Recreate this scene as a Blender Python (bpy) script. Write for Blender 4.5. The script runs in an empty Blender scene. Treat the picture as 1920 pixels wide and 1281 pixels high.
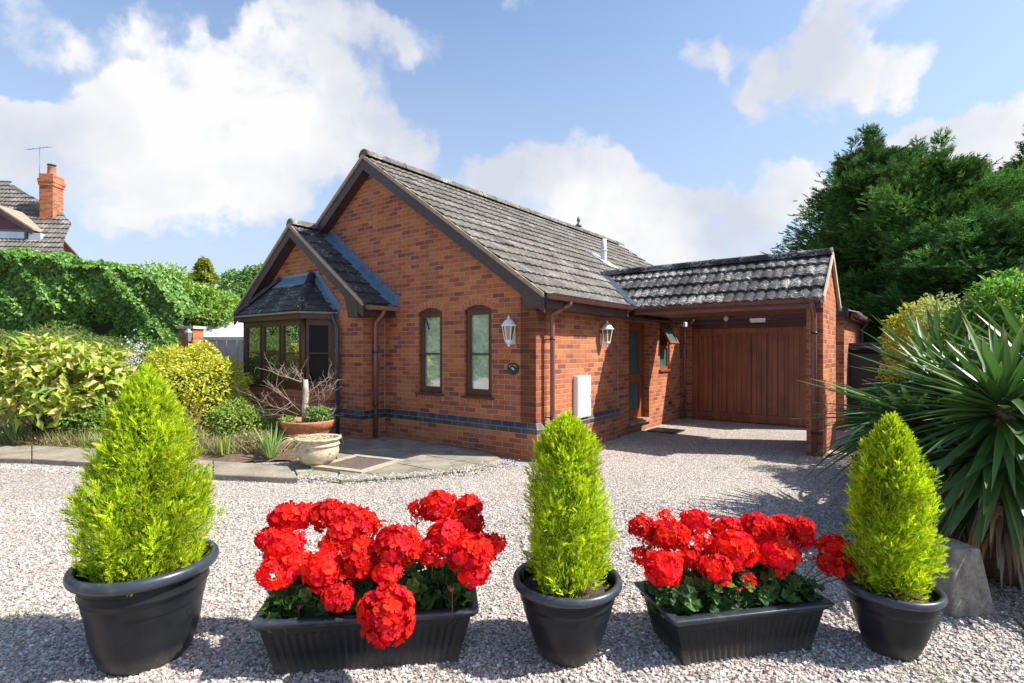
import bpy, bmesh, math, random
import numpy as np
from mathutils import Vector, Matrix, geometry
R = math.radians
rng = np.random.default_rng(7)
random.seed(7)
scene = bpy.context.scene
COL = scene.collection

# ------------------------------------------------------------------ camera
cam_d = bpy.data.cameras.new("camera")
cam = bpy.data.objects.new("camera", cam_d)
COL.objects.link(cam)
scene.camera = cam
cam.location = (0, 0, 1.56)
cam.rotation_euler = (R(90), 0, 0)
cam_d.sensor_width = 36
cam_d.lens = 18.54
cam_d.shift_y = 0.0081
cam_d.clip_start = 0.05
cam_d.clip_end = 2000

# ------------------------------------------------------------------ exposure, sun, sky
scene.view_settings.view_transform = 'Standard'
scene.view_settings.look = 'None'
scene.view_settings.gamma = 1
scene.view_settings.exposure = 0.95
SUN = Vector((0.9425, -0.133, 1.0)).normalized()
sun_d = bpy.data.lights.new("sun", 'SUN')
sun_d.energy = 4.8
sun_d.angle = R(0.5)
sun_d.color = (1.0, 0.95, 0.86)
sun = bpy.data.objects.new("sun", sun_d)
COL.objects.link(sun)
sun.rotation_euler = SUN.to_track_quat('Z', 'Y').to_euler()
F = 989.0
HZ = 656.0

def build_world():
    w = bpy.data.worlds.new("World")
    scene.world = w
    w.use_nodes = True
    nt = w.node_tree
    nt.nodes.clear()
    n = nt.nodes.new
    L = nt.links.new
    out = n('ShaderNodeOutputWorld')
    bg = n('ShaderNodeBackground')
    bg.inputs[1].default_value = 0.125
    L(bg.outputs[0], out.inputs[0])
    sky = n('ShaderNodeTexSky')
    sky.sky_type = 'NISHITA'
    sky.sun_disc = False
    sky.sun_elevation = math.asin(SUN.z)
    sky.sun_rotation = math.atan2(SUN.x, SUN.y)
    sky.air_density = 1.0
    sky.dust_density = 0.8
    sky.ozone_density = 1.0
    tc = n('ShaderNodeTexCoord')
    nrm = n('ShaderNodeVectorMath'); nrm.operation = 'NORMALIZE'
    L(tc.outputs['Generated'], nrm.inputs[0])
    # warp the direction a little so cloud outlines are ragged
    nw = n('ShaderNodeTexNoise'); nw.inputs['Scale'].default_value = 5.0; nw.inputs['Detail'].default_value = 6.0
    nw.inputs['Roughness'].default_value = 0.6
    L(nrm.outputs[0], nw.inputs['Vector'])
    sub = n('ShaderNodeVectorMath'); sub.operation = 'SUBTRACT'; sub.inputs[1].default_value = (0.5, 0.5, 0.5)
    L(nw.outputs['Color'], sub.inputs[0])
    sc = n('ShaderNodeVectorMath'); sc.operation = 'SCALE'; sc.inputs['Scale'].default_value = 0.20
    L(sub.outputs[0], sc.inputs[0])
    add = n('ShaderNodeVectorMath'); add.operation = 'ADD'
    L(nrm.outputs[0], add.inputs[0]); L(sc.outputs[0], add.inputs[1])
    wn = n('ShaderNodeVectorMath'); wn.operation = 'NORMALIZE'
    L(add.outputs[0], wn.inputs[0])
    # cloud banks: azimuth (deg, right +), elevation (deg), radius (deg), weight
    blobs = [
        (70, 285, 115, .95), (200, 265, 115, 1.0), (300, 200, 90, .95), (420, 190, 100, 1.1), (560, 205, 110, 1.15), (660, 265, 105, 1.1),
        (330, 320, 130, 1.0), (480, 340, 120, 1.0), (200, 365, 90, .75), (770, 300, 70, .75), (0, 240, 90, .9),
        (60, 25, 100, .66), (230, 85, 90, .66), (330, 35, 80, .60), (450, 60, 80, .52), (560, 60, 90, .58), (700, 85, 80, .66), (790, 85, 60, .6),
        (900, 350, 70, .75), (990, 325, 75, .85), (1110, 320, 70, .85), (1150, 400, 80, .9), (1060, 390, 80, .75), (1230, 440, 80, .75),
        (1590, 120, 55, .75), (1680, 125, 60, .78), (1500, 120, 70, .62), (1400, 130, 70, .60), (1560, 180, 60, .6), (1440, 190, 60, .58), (1330, 120, 40, .5),
        (1740, 255, 70, .95), (1850, 250, 85, 1.0), (1960, 260, 100, 1.0), (1460, 370, 75, .85), (1380, 440, 85, .9), (1520, 330, 60, .75),
        (1610, 0, 80, .75), (1360, 240, 70, .5), (1000, 30, 50, .45), (1300, 500, 120, .8), (950, 560, 200, .7),
        (700, 420, 80, .6), (100, 440, 120, .35), (2300, 300, 260, .9), (-500, 300, 300, .9),
        (2300, -500, 400, .8), (-400, -500, 350, .7), (900, -900, 400, .7),
    ]
    acc = None
    for (px, py, r, wt) in blobs:
        d = Vector(((px - 960) / F, 1.0, (HZ - py) / F)).normalized()
        # angular radius, corrected for the wide lens
        k = d.y
        ang = math.atan(r / F) * (k ** 1.3)
        dp = n('ShaderNodeVectorMath'); dp.operation = 'DOT_PRODUCT'
        dp.inputs[1].default_value = d
        L(wn.outputs[0], dp.inputs[0])
        mr = n('ShaderNodeMapRange'); mr.interpolation_type = 'SMOOTHSTEP'
        mr.inputs[1].default_value = math.cos(ang * 1.28)
        mr.inputs[2].default_value = math.cos(ang * 0.15)
        mr.inputs[3].default_value = 0
        mr.inputs[4].default_value = wt
        L(dp.outputs['Value'], mr.inputs[0])
        if acc is None:
            acc = mr.outputs[0]
        else:
            a = n('ShaderNodeMath'); a.operation = 'ADD'
            L(acc, a.inputs[0]); L(mr.outputs[0], a.inputs[1])
            acc = a.outputs[0]
    nz = n('ShaderNodeTexNoise'); nz.inputs['Scale'].default_value = 8.5; nz.inputs['Detail'].default_value = 10
    nz.inputs['Roughness'].default_value = 0.58; nz.inputs['Distortion'].default_value = 0.25
    L(nrm.outputs[0], nz.inputs['Vector'])
    nm = n('ShaderNodeMapRange'); nm.inputs[1].default_value = 0.25; nm.inputs[2].default_value = 0.75
    nm.inputs[3].default_value = -0.52; nm.inputs[4].default_value = 0.50
    L(nz.outputs['Fac'], nm.inputs[0])
    mn = n('ShaderNodeMath'); mn.operation = 'MINIMUM'; mn.inputs[1].default_value = 0.95
    L(acc, mn.inputs[0])
    dens = n('ShaderNodeMath'); dens.operation = 'ADD'
    L(mn.outputs[0], dens.inputs[0]); L(nm.outputs[0], dens.inputs[1])
    cov = n('ShaderNodeMapRange'); cov.interpolation_type = 'SMOOTHSTEP'
    cov.inputs[1].default_value = 0.32; cov.inputs[2].default_value = 0.92
    L(dens.outputs[0], cov.inputs[0])
    # cloud tone: lit tops, grey-lilac undersides
    n2 = n('ShaderNodeTexNoise'); n2.inputs['Scale'].default_value = 4.0; n2.inputs['Detail'].default_value = 6
    L(nrm.outputs[0], n2.inputs['Vector'])
    cr = n('ShaderNodeMapRange'); cr.inputs[1].default_value = 0.44; cr.inputs[2].default_value = 0.64
    L(n2.outputs['Fac'], cr.inputs[0])
    cm = n('ShaderNodeMix'); cm.data_type = 'RGBA'
    cm.inputs[6].default_value = (4.1, 4.1, 4.12, 1)
    cm.inputs[7].default_value = (2.8, 3.0, 3.45, 1)
    L(cr.outputs[0], cm.inputs[0])
    # real summer haze whitens the low sky
    mx = n('ShaderNodeMix'); mx.data_type = 'RGBA'
    hz = n('ShaderNodeMix'); hz.data_type = 'RGBA'
    hz.inputs[7].default_value = (2.35, 2.72, 3.45, 1)
    sp = n('ShaderNodeSeparateXYZ'); L(nrm.outputs[0], sp.inputs[0])
    he = n('ShaderNodeMapRange'); he.inputs[1].default_value = 0.0; he.inputs[2].default_value = 0.55
    he.inputs[3].default_value = 0.95; he.inputs[4].default_value = 0.0
    L(sp.outputs['Z'], he.inputs[0])
    L(he.outputs[0], hz.inputs[0])
    L(sky.outputs[0], hz.inputs[6])
    L(hz.outputs[2], mx.inputs[6]); L(cm.outputs[2], mx.inputs[7]); L(cov.outputs[0], mx.inputs[0])
    L(mx.outputs[2], bg.inputs[0])
build_world()

# ------------------------------------------------------------------ helpers
def lin(r, g, b):
    f = lambda c: (c / 255 / 12.92) if c / 255 <= 0.04045 else ((c / 255 + 0.055) / 1.055) ** 2.4
    return (f(r), f(g), f(b), 1)

def tag(o, label=None, cat=None, group=None, kind=None):
    if label: o['label'] = label
    if cat: o['category'] = cat
    if group: o['group'] = group
    if kind: o['kind'] = kind
    return o

def empty(name, loc=(0, 0, 0), rz=0, label=None, cat=None, group=None):
    o = bpy.data.objects.new(name, None)
    COL.objects.link(o)
    o.location = loc
    o.rotation_euler = (0, 0, rz)
    o.empty_display_size = 0.2
    return tag(o, label, cat, group)

def link(name, me, mat, parent=None):
    o = bpy.data.objects.new(name, me)
    COL.objects.link(o)
    if mat:
        for m in (mat if isinstance(mat, (list, tuple)) else [mat]):
            me.materials.append(m)
    if parent: o.parent = parent
    return o

class MB:
    """collects geometry for ONE mesh object; uv in metres"""
    def __init__(s, M=None):
        s.v = []; s.f = []; s.uv = []; s.mi = []; s.M = M or Matrix(); s.cur = 0; s.sm = []
        s.smooth = False
    def pt(s, p):
        s.v.append(tuple(s.M @ Vector(p))); return len(s.v) - 1
    def face(s, idx, uv=None):
        s.f.append(tuple(idx)); s.uv.append(uv or [(0, 0)] * len(idx)); s.mi.append(s.cur); s.sm.append(s.smooth)
    def quad(s, a, b, c, d, uv=None):
        i = [s.pt(p) for p in (a, b, c, d)]
        if uv is None:
            uv = s.auto([Vector(p) for p in (a, b, c, d)])
        s.face(i, uv)
    def auto(s, ps):
        nn = (ps[1] - ps[0]).cross(ps[2] - ps[0])
        ax = max(range(3), key=lambda k: abs(nn[k]))
        if ax == 0: return [(p.y, p.z) for p in ps]
        if ax == 1: return [(p.x, p.z) for p in ps]
        return [(p.x, p.y) for p in ps]
    def poly(s, ps):
        ps = [Vector(p) for p in ps]
        s.face([s.pt(p) for p in ps], s.auto(ps))
    def box(s, x0, x1, y0, y1, z0, z1):
        x0, x1 = sorted((x0, x1)); y0, y1 = sorted((y0, y1)); z0, z1 = sorted((z0, z1))
        s.quad((x0, y0, z0), (x1, y0, z0), (x1, y0, z1), (x0, y0, z1))
        s.quad((x1, y1, z0), (x0, y1, z0), (x0, y1, z1), (x1, y1, z1))
        s.quad((x0, y1, z0), (x0, y0, z0), (x0, y0, z1), (x0, y1, z1))
        s.quad((x1, y0, z0), (x1, y1, z0), (x1, y1, z1), (x1, y0, z1))
        s.quad((x0, y0, z1), (x1, y0, z1), (x1, y1, z1), (x0, y1, z1))
        s.quad((x0, y1, z0), (x1, y1, z0), (x1, y0, z0), (x0, y0, z0))
    def prism(s, pts, ext):
        """closed polygon pts (3d list) extruded by vector ext"""
        e = Vector(ext); a = [Vector(p) for p in pts]; b = [p + e for p in a]
        s.poly(list(reversed(a))); s.poly(b)
        k = len(a)
        for i in range(k):
            j = (i + 1) % k
            s.quad(a[i], a[j], b[j], b[i])
    def beam(s, a, b, w, h, up=(0, 0, 1)):
        """box beam from a to b, width w sideways, h along up"""
        a = Vector(a); b = Vector(b); d = (b - a).normalized(); up = Vector(up)
        sd = d.cross(up).normalized(); u2 = sd.cross(d).normalized()
        o = [(-w / 2, -h / 2), (w / 2, -h / 2), (w / 2, h / 2), (-w / 2, h / 2)]
        s.prism([a + sd * x + u2 * y for x, y in o], b - a)
    def tube(s, path, r, seg=10, cap=True):
        path = [Vector(p) for p in path]
        rr = r if isinstance(r, (list, tuple)) else [r] * len(path)
        rings = []
        n0 = None
        for i, p in enumerate(path):
            d = ((path[min(i + 1, len(path) - 1)] - p).normalized() + (p - path[max(i - 1, 0)]).normalized())
            d = d.normalized() if d.length > 1e-6 else Vector((0, 0, 1))
            if n0 is None:
                n0 = d.orthogonal().normalized()
            n0 = (n0 - d * n0.dot(d)).normalized()
            b = d.cross(n0)
            rings.append([s.pt(p + (n0 * math.cos(2 * math.pi * k / seg) + b * math.sin(2 * math.pi * k / seg)) * rr[i]) for k in range(seg)])
        sm = s.smooth; s.smooth = True
        for i in range(len(rings) - 1):
            for k in range(seg):
                k2 = (k + 1) % seg
                s.face((rings[i][k], rings[i][k2], rings[i + 1][k2], rings[i + 1][k]))
        s.smooth = sm
        if cap:
            s.face(list(reversed(rings[0]))); s.face(rings[-1])
    def lathe(s, prof, c=(0, 0, 0), seg=32, sx=1, sy=1, cap0=False, cap1=False, smooth=True, ph=0):
        rings = []
        for (r, z) in prof:
            rings.append([s.pt((c[0] + sx * r * math.cos(ph + 2 * math.pi * k / seg), c[1] + sy * r * math.sin(ph + 2 * math.pi * k / seg), c[2] + z)) for k in range(seg)])
        sm = s.smooth; s.smooth = smooth
        for i in range(len(rings) - 1):
            for k in range(seg):
                k2 = (k + 1) % seg
                a0 = k / seg; a1 = (k + 1) / seg
                s.face((rings[i][k], rings[i][k2], rings[i + 1][k2], rings[i + 1][k]), [(a0, prof[i][1]), (a1, prof[i][1]), (a1, prof[i + 1][1]), (a0, prof[i + 1][1])])
        s.smooth = sm
        if cap0: s.face(list(reversed(rings[0])))
        if cap1: s.face(rings[-1])
    def build(s, name, mat, parent=None, bevel=0):
        me = bpy.data.meshes.new(name)
        me.from_pydata(s.v, [], s.f)
        uvl = me.uv_layers.new(name="UVMap")
        flat = [c for u in s.uv for q in u for c in q]
        uvl.data.foreach_set('uv', flat)
        me.polygons.foreach_set('material_index', s.mi)
        me.polygons.foreach_set('use_smooth', s.sm)
        me.update()
        o = link(name, me, mat, parent)
        if bevel:
            md = o.modifiers.new("bevel", 'BEVEL'); md.width = bevel; md.segments = 2; md.limit_method = 'ANGLE'
            md.angle_limit = R(40)
            # weld first so bevels run
            wd = o.modifiers.new("weld", 'WELD'); wd.merge_threshold = 0.0002
            o.modifiers.move(1, 0)
        return o

def np_mesh(name, V, Fc, mat, parent=None, tint=None, smooth=False, uv=None):
    V = np.asarray(V, dtype=np.float32); Fc = np.asarray(Fc, dtype=np.int32)
    k = Fc.shape[1]
    me = bpy.data.meshes.new(name)
    me.vertices.add(len(V)); me.vertices.foreach_set('co', V.ravel())
    me.loops.add(Fc.size); me.loops.foreach_set('vertex_index', Fc.ravel())
    me.polygons.add(len(Fc))
    me.polygons.foreach_set('loop_start', np.arange(0, Fc.size, k, dtype=np.int32))
    me.polygons.foreach_set('loop_total', np.full(len(Fc), k, dtype=np.int32))
    me.polygons.foreach_set('use_smooth', np.full(len(Fc), smooth, dtype=bool))
    me.update(calc_edges=True)
    if tint is not None:
        ca = me.color_attributes.new("tint", 'FLOAT_COLOR', 'POINT')
        t = np.ones((len(V), 4), dtype=np.float32); t[:, :3] = tint
        ca.data.foreach_set('color', t.ravel())
    return link(name, me, mat, parent)

# ------------------------------------------------------------------ materials
class NM:
    def __init__(s, name, rough=0.6, spec=0.5):
        s.m = bpy.data.materials.new(name); s.m.use_nodes = True
        s.nt = s.m.node_tree; s.b = s.nt.nodes['Principled BSDF']; s.out = s.nt.nodes['Material Output']
        s.b.inputs['Roughness'].default_value = rough
        s.b.inputs['Specular IOR Level'].default_value = spec
    def n(s, t, **kw):
        x = s.nt.nodes.new(t)
        for k, v in kw.items(): setattr(x, k, v)
        return x
    def l(s, a, b): s.nt.links.new(a, b)
    def math(s, op, a, b=None, c=None, clamp=False):
        x = s.n('ShaderNodeMath', operation=op); x.use_clamp = clamp
        for i, q in enumerate((a, b, c)):
            if q is None: continue
            if isinstance(q, (int, float)): x.inputs[i].default_value = q
            else: s.l(q, x.inputs[i])
        return x.outputs[0]
    def noise(s, vec, scale, detail=4, rough=0.5, dist=0):
        x = s.n('ShaderNodeTexNoise'); x.inputs['Scale'].default_value = scale; x.inputs['Detail'].default_value = detail
        x.inputs['Roughness'].default_value = rough; x.inputs['Distortion'].default_value = dist
        if vec is not None: s.l(vec, x.inputs['Vector'])
        return x
    def ramp(s, fac, stops, interp='LINEAR'):
        x = s.n('ShaderNodeValToRGB'); x.color_ramp.interpolation = interp
        e = x.color_ramp.elements
        while len(e) < len(stops): e.new(0.5)
        for i, (p, c) in enumerate(stops):
            e[i].position = p; e[i].color = c if len(c) == 4 else (*c, 1)
        s.l(fac, x.inputs[0]); return x.outputs[0]
    def mix(s, fac, a, b, mode='MIX'):
        x = s.n('ShaderNodeMix', data_type='RGBA', blend_type=mode)
        for i, q in ((0, fac), (6, a), (7, b)):
            if isinstance(q, (int, float)): x.inputs[i].default_value = q
            elif isinstance(q, tuple): x.inputs[i].default_value = q if len(q) == 4 else (*q, 1)
            else: s.l(q, x.inputs[i])
        return x.outputs[2]
    def bump(s, h, strength=0.5, dist=0.01):
        x = s.n('ShaderNodeBump'); x.inputs['Strength'].default_value = strength; x.inputs['Distance'].default_value = dist
        s.l(h, x.inputs['Height']); s.l(x.outputs[0], s.b.inputs['Normal']); return x
    def obj(s): return s.n('ShaderNodeTexCoord').outputs['Object']
    def uvc(s): return s.n('ShaderNodeTexCoord').outputs['UV']
    def col(s, c): s.l(c, s.b.inputs['Base Color'])

def m_plain(name, c, rough=0.5, var=0.12, scale=8, bump=0.0, bscale=60, spec=0.5, dirt=None):
    m = NM(name, rough, spec)
    o = m.obj()
    nz = m.noise(o, scale, 5, 0.6)
    f = m.ramp(nz.outputs['Fac'], [(0.3, tuple(x * (1 - var) for x in c[:3])), (0.7, tuple(min(1, x * (1 + var)) for x in c[:3]))])
    if dirt:
        n2 = m.noise(o, scale * 2.7, 6, 0.65)
        ff = m.ramp(n2.outputs['Fac'], [(0.52, (0, 0, 0)), (0.68, (1, 1, 1))])
        f = m.mix(ff, f, dirt)
    m.col(f)
    rr = m.math('MULTIPLY_ADD', nz.outputs['Fac'], 0.25, rough - 0.12)
    m.l(rr, m.b.inputs['Roughness'])
    if bump:
        m.bump(m.noise(o, bscale, 4).outputs['Fac'], bump, 0.01)
    return m.m

def m_brick(name, palette, mortar, w=0.225, h=0.075, rough=0.85, joint=0.010, stain=0.30, spec=0.25):
    m = NM(name, rough, spec)
    uv = m.uvc()
    sp = m.n('ShaderNodeSeparateXYZ'); m.l(uv, sp.inputs[0])
    v = m.math('DIVIDE', sp.outputs['Y'], h)
    row = m.math('FLOOR', v)
    half = m.math('MULTIPLY', m.math('FLOORED_MODULO', row, 2.0), 0.5)
    u = m.math('ADD', m.math('DIVIDE', sp.outputs['X'], w), half)
    colm = m.math('FLOOR', u)
    fu = m.math('FRACT', u); fv = m.math('FRACT', v)
    wob = m.noise(uv, 38, 2)
    wb = m.math('MULTIPLY_ADD', wob.outputs['Fac'], 0.006, -0.003)
    du = m.math('MULTIPLY', m.math('SUBTRACT', 0.5, m.math('ABSOLUTE', m.math('SUBTRACT', fu, 0.5))), w)
    dv = m.math('MULTIPLY', m.math('SUBTRACT', 0.5, m.math('ABSOLUTE', m.math('SUBTRACT', fv, 0.5))), h)
    d = m.math('ADD', m.math('MINIMUM', du, dv), wb)
    face = m.n('ShaderNodeMapRange', interpolation_type='SMOOTHSTEP')
    face.inputs[1].default_value = joint / 2 - 0.002; face.inputs[2].default_value = joint / 2 + 0.002
    m.l(d, face.inputs[0])
    cb = m.n('ShaderNodeCombineXYZ'); m.l(colm, cb.inputs[0]); m.l(row, cb.inputs[1])
    wn = m.n('ShaderNodeTexWhiteNoise', noise_dimensions='2D'); m.l(cb.outputs[0], wn.inputs['Vector'])
    brick = m.ramp(wn.outputs['Value'], palette, 'CONSTANT')
    # within-brick drag marks and mottling
    n1 = m.noise(uv, 55, 5, 0.65)
    br2 = m.mix(m.math('MULTIPLY', n1.outputs['Fac'], 0.75), brick, (0.30, 0.13, 0.09), 'MULTIPLY')
    br3 = m.mix(0.35, brick, br2)
    n3 = m.noise(uv, 1.1, 5, 0.6)
    tone = m.ramp(n3.outputs['Fac'], [(0.3, (1 - stain, 1 - stain, 1 - stain)), (0.7, (1.0, 1.0, 1.0))])
    c = m.mix(face.outputs[0], mortar, br3)
    c = m.mix(1.0, c, tone, 'MULTIPLY')
    # rain streaks and splash marks low down
    mp = m.n('ShaderNodeMapping'); mp.inputs['Scale'].default_value = (5.0, 0.55, 1); m.l(uv, mp.inputs[0])
    ns = m.noise(mp.outputs[0], 1.0, 6, 0.7)
    c = m.mix(m.ramp(ns.outputs['Fac'], [(0.50, (0, 0, 0)), (0.72, (.45, .45, .45))]), c, (0.30, 0.20, 0.15), 'MIX')
    sv = m.math('MULTIPLY_ADD', ns.outputs['Fac'], 1.0, m.math('MULTIPLY', sp.outputs['Y'], -1.4))
    c = m.mix(m.ramp(sv, [(0.30, (0, 0, 0)), (0.62, (.55, .55, .55))]), c, (0.13, 0.11, 0.075))
    m.col(c)
    hh = m.math('ADD', face.outputs[0], m.math('MULTIPLY', n1.outputs['Fac'], 0.4))
    m.bump(hh, 0.6, 0.006)
    return m.m

def m_leaf(name, rough=0.45, trans=0.35, spec=0.4, gain=1.0):
    m = NM(name, rough, spec)
    at = m.n('ShaderNodeAttribute', attribute_name='tint')
    c = at.outputs['Color']
    m.col(c)
    tr = m.n('ShaderNodeBsdfTranslucent')
    hs = m.n('ShaderNodeHueSaturation'); hs.inputs['Value'].default_value = 1.35; hs.inputs['Saturation'].default_value = 1.05
    m.l(c, hs.inputs['Color']); m.l(hs.outputs[0], tr.inputs['Color'])
    mx = m.n('ShaderNodeMixShader'); mx.inputs[0].default_value = trans
    m.l(m.b.outputs[0], mx.inputs[1]); m.l(tr.outputs[0], mx.inputs[2])
    m.l(mx.outputs[0], m.out.inputs['Surface'])
    return m.m

def m_tile(name, base, lichen, amount=0.5, rough=0.85, moss=0.1):
    m = NM(name, rough, 0.3)
    o = m.obj()
    at = m.n('ShaderNodeAttribute', attribute_name='tint')
    n0 = m.noise(o, 9, 5, 0.6)
    c = m.ramp(n0.outputs['Fac'], [(0.3, tuple(x * 0.65 for x in base)), (0.7, tuple(x * 1.35 for x in base))])
    c = m.mix(1.0, c, at.outputs['Color'], 'MULTIPLY')
    n1 = m.noise(o, 26, 7, 0.75, 0.6)
    n2 = m.noise(o, 2.5, 3, 0.5)
    s = m.math('ADD', n1.outputs['Fac'], m.math('MULTIPLY', m.math('SUBTRACT', n2.outputs['Fac'], 0.5), 0.5))
    f = m.ramp(s, [(0.72 - amount * 0.34, (0, 0, 0)), (0.80 - amount * 0.30, (1, 1, 1))])
    c = m.mix(f, c, lichen)
    n4 = m.noise(o, 11, 6, 0.7)
    f2 = m.ramp(n4.outputs['Fac'], [(0.60, (0, 0, 0)), (0.70, (1, 1, 1))])
    c = m.mix(m.math('MULTIPLY', f2, moss * 3), c, (0.05, 0.052, 0.03))
    m.col(c)
    m.bump(n1.outputs['Fac'], 0.7, 0.01)
    return m.m

def m_wood(name, c1, c2, rough=0.4, scale=(30, 30, 1.5), spec=0.5, varn=0.5):
    m = NM(name, rough, spec)
    o = m.obj()
    mp = m.n('ShaderNodeMapping'); mp.inputs['Scale'].default_value = scale; m.l(o, mp.inputs[0])
    n1 = m.noise(mp.outputs[0], 1.0, 6, 0.65, 0.8)
    n2 = m.noise(o, 2.2, 4, 0.6)
    s = m.math('ADD', m.math('MULTIPLY', n1.outputs['Fac'], 0.6), m.math('MULTIPLY', n2.outputs['Fac'], 0.4))
    m.col(m.ramp(s, [(0.36, c1), (0.62, c2)]))
    m.bump(n1.outputs['Fac'], 0.25, 0.004)
    return m.m

def m_glass_pane(name, inner, gloss=0.5, rough=0.02, pattern=None):
    m = NM(name, 0.5, 0.2)
    o = m.obj()
    nz = m.noise(o, 3.0, 3)
    m.col(m.ramp(nz.outputs['Fac'], [(0.3, tuple(x * 0.75 for x in inner)), (0.7, tuple(x * 1.2 for x in inner))]))
    g = m.n('ShaderNodeBsdfGlossy'); g.inputs['Roughness'].default_value = rough; g.inputs['Color'].default_value = (1, 1, 1, 1)
    if pattern:
        bp = m.n('ShaderNodeBump'); bp.inputs['Strength'].default_value = pattern[1]; bp.inputs['Distance'].default_value = 0.01
        m.l(m.noise(o, pattern[0], 3).outputs['Fac'], bp.inputs['Height']); m.l(bp.outputs[0], g.inputs['Normal'])
        m.l(bp.outputs[0], m.b.inputs['Normal'])
    mx = m.n('ShaderNodeMixShader'); mx.inputs[0].default_value = gloss
    m.l(m.b.outputs[0], mx.inputs[1]); m.l(g.outputs[0], mx.inputs[2])
    m.l(mx.outputs[0], m.out.inputs['Surface'])
    return m.m

BRICK = m_brick("red brick", [(0.0, (0.56, 0.190, 0.072)), (0.24, (0.50, 0.160, 0.066)), (0.44, (0.38, 0.105, 0.058)), (0.60, (0.60, 0.222, 0.085)),
                              (0.74, (0.46, 0.140, 0.066)), (0.87, (0.26, 0.086, 0.068)), (0.95, (0.31, 0.10, 0.066))], (0.50, 0.31, 0.215, 1))
BLUEB = m_brick("blue engineering brick", [(0.0, (0.040, 0.050, 0.068)), (0.35, (0.030, 0.038, 0.055)), (0.7, (0.055, 0.062, 0.075))], (0.28, 0.20, 0.15, 1), rough=0.45, spec=0.6)
SOLDIER = m_plain("cut brick", (0.42, 0.13, 0.06), 0.85, 0.3, 14, 0.4)
MORTAR = m_plain("mortar", (0.45, 0.29, 0.21), 0.9, 0.1, 10)
TILE_MAIN = m_tile("sunlit weathered roof tile", (0.125, 0.112, 0.098), (0.29, 0.275, 0.245), 0.58)  # paler main tile: grazing sun is put into the colour
TILE_DARK = m_tile("shaded lichened roof tile", (0.055, 0.052, 0.052), (0.46, 0.46, 0.44), 0.42)  # darker copy for the wing and bay slopes, shade put into the colour
TILE_CAR = m_tile("carport roof tile", (0.052, 0.048, 0.047), (0.40, 0.39, 0.37), 0.58)
RIDGE = m_tile("ridge tile", (0.12, 0.105, 0.09), (0.36, 0.35, 0.31), 0.50)
BARGE = m_wood("dark stained timber", (0.035, 0.020, 0.018), (0.075, 0.045, 0.040), 0.5, (8, 8, 8))
BROWN_FR = m_wood("brown window timber", (0.050, 0.018, 0.009), (0.10, 0.038, 0.016), 0.4, (20, 20, 4))
RED_FR = m_wood("orange brown timber", (0.20, 0.055, 0.018), (0.30, 0.09, 0.03), 0.4, (20, 20, 4))
GDOOR = m_wood("stained garage timber", (0.13, 0.030, 0.013), (0.31, 0.090, 0.032), 0.38, (14, 14, 0.7))
VERGE = m_plain("verge mortar", (0.36, 0.27, 0.19), 0.9, 0.2, 12, 0.4)
LEAD = m_plain("lead sheet", (0.13, 0.22, 0.32), 0.38, 0.2, 5, 0.15, 20, 0.6)
UPVC = m_plain("brown plastic", (0.21, 0.092, 0.075), 0.28, 0.08, 4, dirt=(0.20, 0.13, 0.11))
UPVC_D = m_plain("dark plastic", (0.03, 0.03, 0.035), 0.35, 0.1, 4)
WHITE = m_plain("white paint", (0.78, 0.78, 0.77), 0.4, 0.04, 6)
METERW = m_plain("white box plastic", (0.80, 0.80, 0.80), 0.35, 0.02, 4)
BLACK = m_plain("black paint", (0.02, 0.02, 0.025), 0.4, 0.1, 6)
FASCIA_B = m_plain("black fascia", (0.022, 0.022, 0.030), 0.35, 0.1, 6)
PANE_G = m_glass_pane("obscure glass", (0.42, 0.47, 0.45), 0.42, 0.03, (6, 0.06))  # frosted pane; bright reflections are put into the pale colour too
PANE_B = m_glass_pane("bay glass", (0.02, 0.022, 0.022), 0.45, 0.01)
PANE_S = m_plain("bay side glass", (0.013, 0.012, 0.012), 0.1, .1, 3, spec=.12)  # darker, duller copy of the bay glass, its dim reflection put into the colour
PANE_D = m_glass_pane("door glass", (0.035, 0.11, 0.115), 0.12, 0.15, (90, 0.5))
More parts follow.
